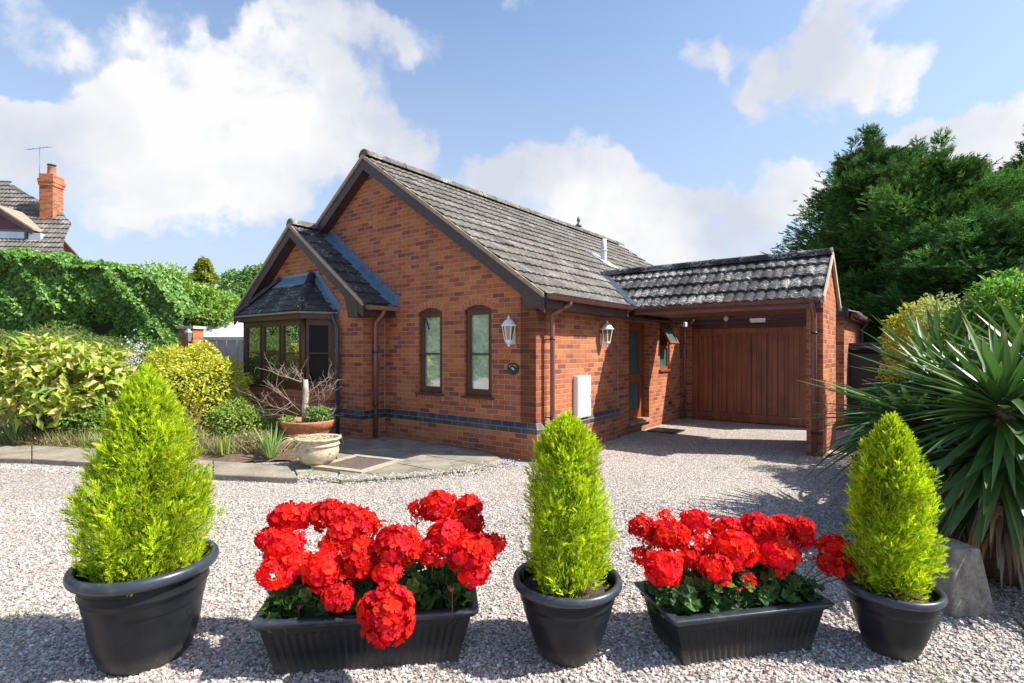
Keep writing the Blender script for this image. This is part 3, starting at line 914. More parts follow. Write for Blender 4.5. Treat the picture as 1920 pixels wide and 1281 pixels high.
# bay roof: three tiled slopes, hip ridges, lead top
EZ = 2.235; TZ = 2.92; ov = 0.13
e = [(BL[0] - .11, WY), (BXL - .06, BY - ov), (BXR + .06, BY - ov), (BR[0] + .11, WY)]
t = [(-5.86, WY), (-4.70, WY)]
def slope3(p0, p1, q0, q1):
    """tiled facet: eave p0->p1 (z EZ), top q0->q1 (z TZ)"""
    P0 = Vector((*p0, EZ)); P1 = Vector((*p1, EZ)); Q0 = Vector((*q0, TZ)); Q1 = Vector((*q1, TZ))
    U = (P1 - P0).normalized()
    up = (Q0 - P0) - U * (Q0 - P0).dot(U); S = up.length; D = -up.normalized()
    O = P0 - D * S
    a0 = (Q0 - P0).dot(U); a1 = (Q1 - P0).dot(U); L = (P1 - P0).length
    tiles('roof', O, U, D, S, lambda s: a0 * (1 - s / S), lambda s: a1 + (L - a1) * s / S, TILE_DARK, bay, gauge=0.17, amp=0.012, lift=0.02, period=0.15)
slope3(e[1], e[2], t[0], t[1]); slope3(e[2], e[3], t[1], t[1]); slope3(e[0], e[1], t[0], t[0])
cb = MB()
cb.poly([(*e[0], EZ - .03), (*e[1], EZ - .03), (*e[2], EZ - .03), (*e[3], EZ - .03)])
cb.poly([(*e[1], EZ - .03), (*e[2], EZ - .03), (*t[1], TZ - .03), (*t[0], TZ - .03)])
cb.poly([(*e[2], EZ - .03), (*e[3], EZ - .03), (*t[1], TZ - .03)]); cb.poly([(*e[0], EZ - .03), (*e[1], EZ - .03), (*t[0], TZ - .03)])
cb.build('roof_deck', BARGE, bay)
ridge('hip_tiles', (*e[2], EZ + .05), (t[1][0], t[1][1] - .05, TZ + .05), 0.085, TILE_DARK, bay, 0.33)
ridge('hip_tiles', (*e[1], EZ + .05), (t[0][0], t[0][1] - .05, TZ + .05), 0.085, TILE_DARK, bay, 0.33)
lb = MB()
dy = (BY - ov - WY); k = 0.26
lb.prism([(t[0][0] + .02, WY - .004, TZ + .06), (t[1][0] - .02, WY - .004, TZ + .06), (t[1][0] + k * .3, WY + dy * k, TZ - (TZ - EZ) * k + .055), (t[0][0] - k * .3, WY + dy * k, TZ - (TZ - EZ) * k + .055)], (0, 0, -.012))
lb.box(t[0][0] - .05, t[1][0] + .15, WY - .012, WY - .002, TZ, TZ + .10)
# side flashing down the wall
lb.prism([(t[1][0], WY - .014, TZ + .10), (t[1][0] + .16, WY - .014, TZ + .06), (e[3][0] + .10, WY - .014, EZ + .10), (e[3][0], WY - .014, EZ - .02)], (0, .010, 0))
lb.prism([(t[1][0], WY - .014, TZ + .05), (e[3][0] + .0, WY - .014, EZ + .02), (e[3][0] - .1, WY - .10, EZ + .05), (t[1][0] - .02, WY - .06, TZ + .05)], (0, 0, .012))
lb.build('lead_flashing', LEAD, bay)
gb = MB()
gt = m_plain("mossy grey gutter", (0.22, 0.22, 0.19), 0.6, 0.4, 20, dirt=(0.10, 0.12, 0.04))
for i in range(3):
    a = Vector((*e[i], EZ - .02)); b = Vector((*e[i + 1], EZ - .02))
    gb.beam(a, b, 0.05, 0.035)
gb.cur = 0
gb.build('gutter', [gt], bay)
fb_ = MB()
for i in range(3):
    a = Vector((*e[i], EZ - .085)); b = Vector((*e[i + 1], EZ - .085)); fb_.beam(a + Vector((0, .05, 0)), b + Vector((0, .05, 0)), .03, .09)
fb_.build('fascia', BROWN_FR, bay)
downpipe([(e[3][0] - .03, WY - .09, EZ - .03), (e[3][0] - .03, WY - .09, EZ - .12), (e[3][0] + .08, WY - .075, EZ - .27), (e[3][0] + .08, WY - .075, EZ - .35), (e[3][0] + .08, WY - .075, .03)], .034, m_plain("blue-lit pipe", (0.045, 0.065, 0.11), 0.3, .2, 6), (1.7, .9))  # blue of the shaded pipe is skylight put into the colour

# --- side door
dr = MB(); y0, y1, z0, z1 = DOOR[0], DOOR[1], DOOR[2], DOOR[3]
xf = -0.17
dr.box(xf, xf + .06, y0, y0 + .055, z0, z1); dr.box(xf, xf + .06, y1 - .055, y1, z0, z1); dr.box(xf, xf + .06, y0 + .055, y1 - .055, z1 - .055, z1)
dframe = dr.build('door', RED_FR, HOUSE)
lf = MB(); a, b = y0 + .058, y1 - .058
lf.box(xf - .01, xf + .035, a, a + .11, z0 + .02, z1 - .06); lf.box(xf - .01, xf + .035, b - .11, b, z0 + .02, z1 - .06)
lf.box(xf - .01, xf + .035, a + .11, b - .11, z0 + .02, z0 + .20); lf.box(xf - .01, xf + .035, a + .11, b - .11, 0.93, 1.09); lf.box(xf - .01, xf + .035, a + .11, b - .11, z1 - .17, z1 - .06)
lf.build('door_leaf', RED_FR, dframe)
pn = MB(); pn.box(xf + .005, xf + .015, a + .10, b - .10, z0 + .19, z1 - .15); pn.build('pane', PANE_D, dframe)
ds = MB(); ds.box(-.18, .06, y0 - .03, y1 + .03, z0 - .045, z0 - .001); ds.box(-.17, .0, y0, y1, z0 - .0, z0 + .018)
ds.build('threshold', m_wood("worn sill", (0.30, 0.16, 0.11), (0.42, 0.25, 0.18), .5), dframe)
hd = MB(); hd.tube([(xf + .035, b - .05, 1.05), (xf + .085, b - .05, 1.05), (xf + .085, b - .15, 1.05)], .009, 8); hd.build('handle', BLACK, dframe)

# --- small side window, its upper sash propped open
wn = MB(); y0, y1, z0, z1 = WIN3
xf = -0.09
wn.box(xf, xf + .06, y0, y0 + .045, z0, z1); wn.box(xf, xf + .06, y1 - .045, y1, z0, z1)
wn.box(xf, xf + .06, y0 + .045, y1 - .045, z0, z0 + .06); wn.box(xf, xf + .06, y0 + .045, y1 - .045, z1 - .045, z1)
wn.box(xf, xf + .06, y0 + .045, y1 - .045, 1.60, 1.66)
w3 = wn.build('window', RED_FR, HOUSE)
pn = MB(); pn.box(xf + .02, xf + .03, y0 + .045, y1 - .045, z0 + .06, 1.60); pn.build('pane', PANE_D, w3)
MS = Matrix.Translation((xf + .065, 0, z1 - .03)) @ Matrix.Rotation(R(-27), 4, 'Y')
sa = MB(MS); hgt = 0.47
sa.box(0, .04, y0 + .03, y0 + .08, -hgt, 0); sa.box(0, .04, y1 - .08, y1 - .03, -hgt, 0)
sa.box(0, .04, y0 + .08, y1 - .08, -hgt, -hgt + .055); sa.box(0, .04, y0 + .08, y1 - .08, -.05, 0)
sash = sa.build('sash', RED_FR, w3)
sp = MB(MS); sp.box(.015, .025, y0 + .08, y1 - .08, -hgt + .055, -.05); sp.build('pane', PANE_D, w3)
stx = MB(); stx.tube([(xf + .06, y1 - .12, 1.64), (xf + .22, y1 - .12, 1.70), (xf + .25, y1 - .12, 1.58)], .007, 6); stx.build('stay', RED_FR, w3)
sl = MB(); sl.box(-.09, .045, y0 - .04, y1 + .04, z0 - .045, z0 - .001); sl.build('sill', RED_FR, w3)
ab = MB(); ab.box(0.0, .012, 4.98, 5.14, 0.38, 0.45); ab.build('air_brick', BLACK, HOUSE)

# --- carport
CX0, CX1 = 2.935, 3.15; CY0, CY1 = 2.79, 4.33; CRY = 3.56; CRZ = 3.08; CSL = 0.74
def zc(y): return CRZ - CSL * abs(y - CRY)
pw = MB()
wall([(CY0, -0.3), (CY1, -0.3), (CY1, zc(CY1) - .09), (CRY, CRZ - .09), (CY0, zc(CY0) - .09)], [], (CX1, 0, 0), (0, 1, 0), (0, 0, 1), (-1, 0, 0), CX1 - CX0, pw)
pw.build('carport_wall', BRICK, HOUSE)
cc = 1 / math.hypot(1, CSL); sc_ = CSL * cc
S_c = 1.06 / cc
xv = lambda z: RX + (RZ - z) / SL
tiles('carport_roof', (0, CRY, CRZ - off), (1, 0, 0), (0, -cc, -sc_), S_c, lambda s: xv(CRZ - s * sc_) + .03, lambda s: CX1 + .03, TILE_CAR, HOUSE, amp=0.034, lift=0.04)
tiles('carport_roof', (0, CRY, CRZ - off), (1, 0, 0), (0, cc, -sc_), S_c, lambda s: xv(CRZ - s * sc_) + .03, lambda s: CX1 + .03, TILE_CAR, HOUSE, amp=0.034, lift=0.04)
cd = MB()
for sg in (1, -1):
    ye = CRY + sg * 1.02; ze = CRZ - .055 - CSL * 1.02
    cd.prism([(xv(CRZ) + .1, CRY, CRZ - .055), (CX1 + .01, CRY, CRZ - .055), (CX1 + .01, ye, ze), (xv(ze) + .1, ye, ze)], (0, 0, -.045))
cd.build('carport_deck', BARGE, HOUSE)
ridge('ridge_tiles', (CX1 + .04, CRY, CRZ + .02), (xv(CRZ) - .05, CRY, CRZ + .02), 0.115, TILE_CAR, HOUSE)
vb = MB()
for sg in (1, -1):
    ye = CRY + sg * 1.05
    vb.prism([(CX1 + .03, CRY, CRZ + .02), (CX1 + .03, ye, zc(ye) + .02), (CX1 + .03, ye, zc(ye) - .075), (CX1 + .03, CRY, CRZ - .075)], (.022 + .001 * sg, 0, 0))
    vb.prism([(CX1 + .001, CRY, CRZ - .03), (CX1 + .001, ye, zc(ye) - .03), (CX1 + .001, ye, zc(ye) - .073), (CX1 + .001, CRY, CRZ - .073)], (.028, 0, 0))
vb.build('verge', m_plain("pale verge", (0.50, 0.38, 0.28), 0.8, .15, 8), HOUSE)
# valley lead
vl = MB()
p0 = Vector((xv(CRZ) - .02, CRY, CRZ + .03)); zb = CRZ - CSL * 1.06; p1 = Vector((xv(zb) - .0, CRY - 1.06, zb + .03))
vl.prism([p0 + Vector((-.10, 0, .03)), p0 + Vector((.10, 0, -.01)), p1 + Vector((.10, 0, -.01)), p1 + Vector((-.06, 0, .03))], (0, 0, .012))
vl.build('valley_flashing', m_plain("dark valley", (0.05, 0.07, 0.10), 0.5, .2, 6), HOUSE)
# beam, fascia, ceiling
bm = MB()
bm.box(0.30, CX1 - .0, 2.60, 2.625, 2.165, 2.31)
bm.box(0.001, CX0 - .001, 2.66, 2.78, 2.185, 2.30)
bm.box(0.001, CX0 - .001, 4.34, 4.44, 2.16, 2.30)
bm.box(0.30, CX1, 4.50, 4.525, 2.17, 2.31)
bm.box(0.30, CX0 - .001, 2.781, 4.339, 2.195, 2.21)
bm.box(CX0, CX1, 2.626, 2.785, 2.18, 2.20)
bm.build('fascia', m_wood("red brown fascia", (0.11, 0.040, 0.028), (0.20, 0.078, 0.056), .45, (4, 20, 20)), HOUSE)
gutter((0.42, 2.54, 2.315), (CX1 - .03, 2.54, 2.315), clips=[0.62, 1.55, 2.50, 2.62])
gutter((CX1 - .03, 4.58, 2.315), (0.42, 4.58, 2.315))
downpipe([(3.045, 2.54, 2.27), (3.045, 2.54, 2.20), (3.045, 2.735, 2.06), (3.045, 2.735, 2.0), (3.045, 2.735, 0.02)], .034, UPVC, (1.79, .33))
downpipe([(0.355, 5.50, 2.27), (0.355, 5.50, 2.20), (0.09, 5.72, 2.06), (0.09, 5.72, 2.0), (0.09, 5.72, .02)], .034, UPVC, (1.7, .5))
# hinge bar at the rear corner of the pier
# --- garage
GY = 5.87; GX = 3.13
gw = MB()
gw.box(0.001, 0.215, GY, GY + .215, -.3, 2.20)
gw.box(2.56, GX, GY, GY + .215, -.3, 2.20)
gw.box(GX - .215, GX, GY + .215, LEN + .6, -.3, 2.26)
gw.box(0.001, GX - .215, LEN + .4, LEN + .6, -.3, 2.26)
wall([(0.001, 2.26), (GX, 2.26), (GX / 2, 2.9)], [], (0, GY + .02, 0), (1, 0, 0), (0, 0, 1), (0, 1, 0), .15, gw)
gw.build('garage_wall', BRICK, HOUSE)
ga = MB()
ga.box(0.0, GX + .05, GY - .14, GY - .115, 2.19, 2.36)      # black front fascia
ga.box(0.0, GX + .05, GY - .114, GY + .1, 2.34, 2.36)
ga.box(GX + .05, GX + .075, GY - .14, GY + .14, 2.19, 2.36)
ga.build('garage_fascia', FASCIA_B, HOUSE)
gh = MB(); gh.box(0.216, 2.559, GY - .02, GY + .08, 2.035, 2.19); gh.box(.216, 2.559, GY - .10, GY - .02, 2.12, 2.19)
gh.build('door_header', m_wood("dark header", (0.045, 0.018, 0.014), (0.085, 0.035, 0.026), .5, (4, 20, 20)), HOUSE)
cg = 1 / math.hypot(1, .42); sg_ = .42 * cg
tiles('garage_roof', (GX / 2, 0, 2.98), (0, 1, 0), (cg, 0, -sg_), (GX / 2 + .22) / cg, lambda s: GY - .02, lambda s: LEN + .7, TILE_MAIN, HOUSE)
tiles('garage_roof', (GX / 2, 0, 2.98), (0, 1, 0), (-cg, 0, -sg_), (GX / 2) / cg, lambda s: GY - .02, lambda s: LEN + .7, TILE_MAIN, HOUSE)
gu = MB(); gu.box(GX + .10, GX + .13, GY + .15, LEN + .6, 2.16, 2.27); gu.tube([(GX + .18, GY + .15, 2.24), (GX + .18, LEN + .6, 2.24)], .05, 8)
gu.tube([(GX + .18, 9.2, 2.22), (GX + .06, 9.2, 2.05), (GX + .06, 9.2, 0)], .034, 10)
gu.build('garage_gutter', UPVC, HOUSE)
# garage door: framed, ledged boards with an arched top rail
gd = MB(); x0, x1 = .225, 2.55; yd = GY + .05
bk = MB(); bk.box(x0, x1, yd, yd + .04, .02, 2.03)
fy = yd - .045
def fbox(a, b, c, d, p=0): gd.box(a, b, fy - p, yd - .0005, c, d)
fbox(x0, x0 + .12, .02, 2.03); fbox(x1 - .12, x1, .02, 2.03)
fbox(x0 + .123, x1 - .123, .02, .19)
for q in (0.22, .36, .5, .64, .78):
    c = x0 + (x1 - x0) * q; w_ = .045 if q != .5 else .06
    fbox(c - w_, c + w_, .193, 1.835, .001)
n = 24
top = [(x0 + .123 + (x1 - x0 - .246) * i / n, 1.84 + .075 * math.sin(math.pi * i / n)) for i in range(n + 1)]
gd.prism([(x, fy, z) for x, z in top] + [(x1 - .123, fy, 2.03), (x0 + .123, fy, 2.03)], (0, .044, 0))
x = x0 + .125; kb = 0
while x < x1 - .14:
    gd.box(x, min(x + .093, x1 - .124), yd - .012 - .003 * (kb % 2), yd - .0004, .195, 1.92); x += .101; kb += 1
gd.box(x1 - .09, x1 - .065, fy - .035, fy - .002, .92, 1.06)
go = gd.build('garage_door', GDOOR, HOUSE)
bk.build('door_backing', BARGE, go)  # darker than the boards: shade of the gaps put into its colour
# boards as separate strips give the joints
fm = MB(); fm.box(.216, .224, GY - .0, GY + .1, 0, 2.035); fm.box(2.551, 2.559, GY, GY + .1, 0, 2.035); fm.build('door_frame', BROWN_FR, HOUSE)

# --- things fixed to the walls ------------------------------------------------
AMBER = m_glass_pane("amber lantern glass", (0.16, 0.11, 0.03), 0.2, 0.1)
def lantern(loc, rz, label):
    t = empty('wall_lantern', loc, rz, label, 'lantern', 'white coach lanterns on the bungalow walls')
    # local: -Y faces away from the wall; wall at y=0
    c = (0, -.115, 0)
    f = MB()
    bot, topp = .055, .092
    for k in range(6):
        a = R(60 * k + 30)
        f.beam((c[0] + bot * math.cos(a), c[1] + bot * math.sin(a), .10), (c[0] + topp * math.cos(a), c[1] + topp * math.sin(a), .30), .012, .012, (0, 1, 0))
    f.lathe([(.0, .0), (.018, .012), (.022, .035), (.04, .055), (.058, .07), (.062, .10), (.052, .102)], c, 6, smooth=False, ph=R(30))
    f.lathe([(.094, .295), (.112, .300), (.113, .312), (.088, .335), (.074, .365), (.045, .390), (.022, .398), (.018, .41), (.022, .42), (.012, .435), (.006, .455), (0, .458)], c, 12, smooth=True, ph=R(30))
    f.lathe([(.094, .295), (.0, .297)], c, 6, smooth=False, ph=R(30))
    f.build('frame', WHITE, t)
    gl = MB(); gl.lathe([(bot - .003, .10), (topp - .003, .297)], c, 6, smooth=False, ph=R(30)); gl.build('pane', AMBER, t)
    br = MB(); br.box(-.035, .035, -.012, 0, .04, .24); br.tube([(0, -.01, .08), (0, -.05, .045), (0, -.10, .05)], .010, 8); br.build('bracket', WHITE, t)
    return t
lantern(HW(-0.394, 0, 1.60), HA, "white coach lantern on the shaded gable wall beside the arched windows")
lantern(HW(0, 1.924, 1.60), HA + R(90), "white coach lantern on the side wall above the meter box")

pq = empty('house_sign', HW(-0.40, -0.001, 1.285), HA, "round black house name plaque on brick below the gable lantern", "sign")
pb = MB(); 
n = 32
pb.prism([(.105 * math.cos(2 * math.pi * i / n), -.014, .088 * math.sin(2 * math.pi * i / n)) for i in range(n)], (0, .014, 0))
pb.build('plaque', BLACK, pq)
pr = MB(); pr.tube([(.099 * math.cos(2 * math.pi * i / n), -.015, .082 * math.sin(2 * math.pi * i / n)) for i in range(n + 1)], .0035, 6); pr.build('rim', m_plain("charcoal rim", (.06, .06, .07), .4), pq)
# faint pale lettering ring and a cluster of flowers in the middle, as far as the photograph resolves them
lt = MB(); rs = random.Random(4)
for k in range(11):
    a = R(150 - k * 12)
    cx, cz = .072 * math.cos(a), .058 * math.sin(a)
    MM = Matrix.Translation((cx, -.0155, cz)) @ Matrix.Rotation(a - R(90), 4, 'Y').inverted()
    lt.M = MM
    if k in (5,): continue
    lt.box(-.004, -.0025, 0, .0012, -.006, .006); lt.box(.0015, .003, 0, .0012, -.006, .006)
    lt.box(-.004, .003, 0.0002, .0012, rs.choice((-.006, -.001, .004)), rs.choice((-.004, .001, .006)))
lt.M = Matrix()
for k in range(9):
    a = rs.uniform(0, 6.28); r = rs.uniform(.004, .022)
    cx, cz = r * 1.3 * math.cos(a), r * .8 * math.sin(a); s = rs.uniform(.006, .011)
    lt.prism([(cx + s * math.cos(b), -.0165 - k * .0001, cz + s * .8 * math.sin(b)) for b in [i * 1.0472 for i in range(6)]], (0, .002, 0))
lt.build('emblem', m_plain("pale lettering", (.62, .63, .66), .5), pq)

mt = empty('meter_box', HW(0.0, 1.215, 0.50), HA, "white utility meter box on the sunlit side wall", "meter box")
b_ = MB(); b_.box(.001, .085, -.205, .205, 0, .655); b_.build('box', METERW, mt, bevel=.006)
b_ = MB(); b_.box(.086, .094, -.19, .19, .02, .635); b_.build('door', METERW, mt, bevel=.003)
b_ = MB(); b_.box(.0945, .097, .15, .17, .30, .34); b_.build('lock', BLACK, mt)

bl = empty('bulkhead_light', HW(1.62, GY - .105, 2.10), HA, "white oblong light under the carport above the garage door", "light")
b_ = MB(); b_.box(-.14, .14, -.06, 0, .03, .055); b_.build('base', WHITE, bl)
b_ = MB(); b_.box(-.15, .15, -.08, -.001, .056, .115); b_.build('diffuser', m_plain("diffuser", (.75, .74, .66), .3), bl, bevel=.012)
pl = empty('hanging_bell', HW(1.42, 4.15, 1.99), HA, "small red and white pendant hanging under the carport ceiling", "pendant")
b_ = MB(); b_.lathe([(0, 0), (.026, .005), (.03, .05), (.018, .085), (.01, .1)], (0, 0, 0), 12); b_.build('bulb', m_plain("red glass", (.35, .08, .04), .3), pl)
b_ = MB(); b_.lathe([(.012, .1), (.04, .13), (.045, .18), (.02, .204)], (0, 0, 0), 12); b_.build('fitting', WHITE, pl)
sl_ = empty('security_light', HW(0.32, 5.1, 2.05), HA, "small white security sensor at the back corner of the carport", "sensor")
b_ = MB(); b_.tube([(-.3, .3, .06), (0, .05, .05)], .012, 6); b_.build('arm', WHITE, sl_)
b_ = MB(); b_.box(-.03, .03, -.05, .05, .0, .1); b_.build('head', WHITE, sl_, bevel=.01)
# ------------------------------------------------------------------ foliage tools
def unit(a):
    return a / np.maximum(np.linalg.norm(a, axis=-1, keepdims=True), 1e-9)
def rand_unit(n): return unit(rng.normal(size=(n, 3)))
def blades(P, D, L, W):
    """thin triangular needles: base P, direction D"""
    n = len(P); s = unit(np.cross(D, rand_unit(n)))
    L = np.broadcast_to(L, (n,))[:, None]; W = np.broadcast_to(W, (n,))[:, None]
    V = np.stack([P - s * W / 2, P + s * W / 2, P + D * L], 1).reshape(-1, 3)
    Fc = np.arange(3 * n).reshape(-1, 3)
    return V, Fc
def leaves(P, D, Nn, L, W, fold=0.15, droop=0.15):
    """pointed leaves: 6 points (base, 2 left, tip, 2 right) folded on the midrib -> quads"""
    n = len(P); s = unit(np.cross(D, Nn)); Nn = unit(np.cross(s, D))
    L = np.broadcast_to(L, (n,))[:, None]; W = np.broadcast_to(W, (n,))[:, None]
    b = P; m1 = P + D * L * .5 - Nn * L * droop * .25; t = P + D * L - Nn * L * droop
    l1 = P + D * L * .45 + s * W / 2 + Nn * W * fold; r1 = P + D * L * .45 - s * W / 2 + Nn * W * fold
    V = np.stack([b, l1, t, m1, r1], 1).reshape(-1, 3)
    k = np.arange(n)[:, None] * 5
    Fc = np.concatenate([k + np.array([0, 3, 2, 1]), k + np.array([0, 4, 2, 3])], 0)
    return V, Fc
def rep(a, k): return np.repeat(a, k, axis=0)
def pal(n, cols, var=0.18, weights=None):
    c = np.array(cols, float)
    if weights is not None and len(weights) != len(c): weights = None
    i = rng.choice(len(c), n, p=weights)
    return np.clip(c[i] * rng.uniform(1 - var, 1 + var, (n, 1)), 0, 1)

LEAF = m_leaf("leaf", 0.45, 0.38)
LEAF_GLOSS = m_leaf("glossy leaf", 0.42, 0.25, 0.35)
NEEDLE = m_leaf("needle", 0.55, 0.40, 0.3)
NEEDLE_D = m_leaf("dark needle", 0.75, 0.18, 0.10)
PETAL = m_leaf("petal", 0.75, 0.35, 0.12)
YUC = m_leaf("yucca leaf", 0.42, 0.16, 0.5)
DRY = m_leaf("dry leaf", 0.75, 0.15, 0.2)
BARK = m_plain("bark", (0.13, 0.09, 0.065), 0.9, 0.3, 12, 0.6, 30)
COMPOST = m_plain("potting compost", (0.055, 0.035, 0.025), 0.95, 0.4, 25, 0.8, 60)
DARKCORE = m_plain("dark hedge core", (0.018, 0.02, 0.009), 0.95, 0.3, 12)  # near-black: shade inside the hedge is put into the colour

def m_pot():
    m = NM("black plastic pot", 0.42, 0.22)
    o = m.obj()
    n1 = m.noise(o, 7, 4)
    c = m.ramp(n1.outputs['Fac'], [(0.3, (0.009, 0.010, 0.013)), (0.7, (0.018, 0.020, 0.024))])
    n2 = m.noise(o, 60, 5, 0.7)
    n3 = m.noise(o, 4, 3)
    s = m.math('ADD', m.math('MULTIPLY', n2.outputs['Fac'], 0.7), m.math('MULTIPLY', n3.outputs['Fac'], 0.3))
    d = m.ramp(s, [(0.60, (0, 0, 0)), (0.72, (1, 1, 1))])
    c = m.mix(m.math('MULTIPLY', d, 0.35), c, (0.13, 0.12, 0.10))
    sz = m.n('ShaderNodeSeparateXYZ'); m.l(o, sz.inputs[0])
    sp_ = m.n('ShaderNodeMapRange'); sp_.inputs[1].default_value = 0.0; sp_.inputs[2].default_value = 0.10; sp_.inputs[3].default_value = 1; sp_.inputs[4].default_value = 0; m.l(sz.outputs['Z'], sp_.inputs[0])
    c = m.mix(m.math('MULTIPLY', m.math('MULTIPLY', sp_.outputs[0], n2.outputs['Fac']), 0.9), c, (0.17, 0.15, 0.125))
    m.col(c)
    m.l(m.math('MULTIPLY_ADD', n3.outputs['Fac'], 0.25, 0.27), m.b.inputs['Roughness'])
    m.bump(n2.outputs['Fac'], 0.08, 0.003)
    return m.m
POT = m_pot()
RIM = m_plain('lit pot rim plastic', (.030, .038, .052), .34, .12, 5, .05, 60, .45, dirt=(.07, .075, .08))  # paler and bluer than the pot body: sun gloss put into the colour

def pot(L, D, Rr, H, label, bf=1.0):
    t = empty('plant_pot', (L, D, 0), 0, label, 'plant pot', 'round black plant pots in the front row')
    k = Rr
    b = MB()
    b.lathe([(k * .47 * bf, 0), (k * .50 * bf, .01), (k * .545 * bf, H * .08), (k * .675 * (1 + (bf - 1) * .5), H * .32), (k * .775, H * .55), (k * .838, H * .74), (k * .862, H * .755), (k * .862, H * .775),
             (k * .85, H * .79), (k * .885, H * .93), (k * .90, H * .97)], seg=64, cap0=True)
    b.lathe([(k * .875, H * .97), (k * .85, H * .80), (k * .80, H * .6)], seg=64)
    b.build('body', POT, t)
    r = MB(); prof = []
    for i in range(15):
        a = R(-100 + 300 * i / 14)
        prof.append((k * .93 + k * .07 * math.cos(a) * 1.0, H * .965 + H * .045 * math.sin(a) * 1.35))
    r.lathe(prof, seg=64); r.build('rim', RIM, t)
    s = MB(); s.lathe([(k * .87, H * .84), (k * .5, H * .87), (0, H * .88)], seg=32); s.build('soil', COMPOST, t)
    return t
P1 = (-1.872, 2.70, .327, .485); P2 = (.284, 2.72, .281, .39); P3 = (1.975, 2.745, .228, .335)
pot(*P1, "largest black round pot, holding the widest golden conifer at the left", 1.17)
pot(*P2, "black round pot standing between the two geranium troughs")
pot(*P3, "smallest black round pot, holding a golden conifer beside the spiky plant")

def cypress(L, D, z0, H, prof, ns, label, seed, fat=1.0, slim=1.0):
    global rng
    rng = np.random.default_rng(seed)
    t = empty('golden_conifer', (L, D, z0), 0, label, 'conifer', 'golden conifers in black pots')
    pt_ = np.array(prof)
    # clumpy plumes: many upright side branches, each carrying feathery sprays
    nb = ns // 13
    tb = rng.uniform(0, 1, nb) ** 0.9
    ang = rng.uniform(0, 2 * np.pi, nb)
    rad = np.interp(tb, pt_[:, 0], pt_[:, 1]) * slim
    rad = rad * (1 + .09 * np.sin(3 * ang + 9 * tb + seed) + .07 * np.sin(5 * ang - 14 * tb) + rng.normal(0, .085, nb))
    depthf = rng.choice([1.0, .9, .75, .55, .3], nb, p=[.32, .22, .2, .16, .10])
    bp = np.stack([np.cos(ang) * rad * depthf, np.sin(ang) * rad * depthf, tb * H], 1)
    bout = np.stack([np.cos(ang), np.sin(ang), np.zeros(nb)], 1)
    bup = unit(bout * rng.uniform(.25, .75, (nb, 1)) * (1 - .55 * tb[:, None]) + np.array([0, 0, 1.0]) + rng.normal(0, .16, (nb, 3)))
    bl = rng.uniform(.05, .125, nb) * fat * (1 - .15 * tb)
    per = 26
    s = rng.uniform(-.8, 1.05, nb * per)
    off3 = rng.normal(0, 1, (nb * per, 3)) * (0.0155 * fat * (1.12 - s))[:, None]
    P = rep(bp, per) + rep(bup, per) * (s * rep(bl, per))[:, None] + off3
    Ds = unit(rep(bup, per) * 1.25 + unit(off3) * .75 + rng.normal(0, .22, (nb * per, 3)))
    # keep the outline rough but inside the pot height
    sh_ = np.sqrt((P[:, 0] ** 2 + P[:, 1] ** 2)) / np.maximum(np.interp(np.clip(P[:, 2] / H, 0, 1), pt_[:, 0], pt_[:, 1]), .015)
    keep = (P[:, 2] > .0) & (P[:, 2] < H * 1.02) & (sh_ < 1.22)
    P = P[keep]; Ds = Ds[keep]
    n = len(P)
    brt = rep(rng.uniform(.62, 1.25, nb), per)[keep]
    # each spray: leader + 8 side shoots
    k = 9
    sl = rng.uniform(.030, .056, n) * fat
    side = unit(np.cross(Ds, rand_unit(n)))
    PP = []; DD = []; LL = []; 
    PP.append(P); DD.append(Ds); LL.append(sl)
    for j in range(1, k):
        f = j / k * .85
        sg = 1 if j % 2 else -1
        PP.append(P + Ds * (sl * f)[:, None]); DD.append(unit(Ds * 1.0 + side * sg * .6 + rng.normal(0, .14, (n, 3)))); LL.append(sl * (.48 - .26 * f))
    PP = np.concatenate(PP); DD = np.concatenate(DD); LL = np.concatenate(LL)
    V, Fc = blades(PP, DD, LL, .0040 * fat)
    base = pal(n, [(.52, .64, .024), (.62, .72, .035), (.40, .54, .02), (.24, .36, .018)], .15, [.34, .22, .24, .20]) * brt[:, None]
    T = np.tile(rep(base, 1), (k, 1)); T = rep(T, 3)
    np_mesh('foliage', V, Fc, NEEDLE, t, np.clip(T, 0, 1))
    c = MB(); c.tube([(0, 0, -.05), (0, 0, H * .5), (0, 0, H * .93)], [.018 * fat, .012 * fat, .003], 8)
    for i in range(60):
        tt = random.uniform(.02, .8); a = random.uniform(0, 6.28); r = float(np.interp(tt, pt_[:, 0], pt_[:, 1])) * .75
        c.tube([(0, 0, tt * H * .9), (math.cos(a) * r * .6, math.sin(a) * r * .6, tt * H + .02), (math.cos(a) * r, math.sin(a) * r, tt * H + .07)], [.004, .003, .0015], 5)
    c.build('trunk', BARK, t)
    return t
cypress(P1[0], P1[1] + .0, .40, 1.035, [(0, .235), (.08, .31), (.2, .34), (.33, .325), (.45, .285), (.58, .230), (.72, .165), (.85, .095), (.94, .050), (1, .010)], 9500,
        "bushiest golden conifer, in the left pot, broad base narrowing to a point", 11, 1.12, .72)
cypress(P2[0], P2[1], .35, .845, [(0, .19), (.1, .215), (.28, .215), (.5, .195), (.7, .165), (.85, .13), (.93, .09), (1, .02)], 7500,
        "narrow columnar golden conifer in the middle pot in front of the house corner", 12, .95, .84)
cypress(P3[0], P3[1], .30, .885, [(0, .17), (.1, .205), (.3, .22), (.5, .205), (.65, .175), (.8, .115), (.92, .06), (1, .012)], 7500,
        "golden conifer tapering to a fine tip, in the right-hand pot", 13, .95, .71)

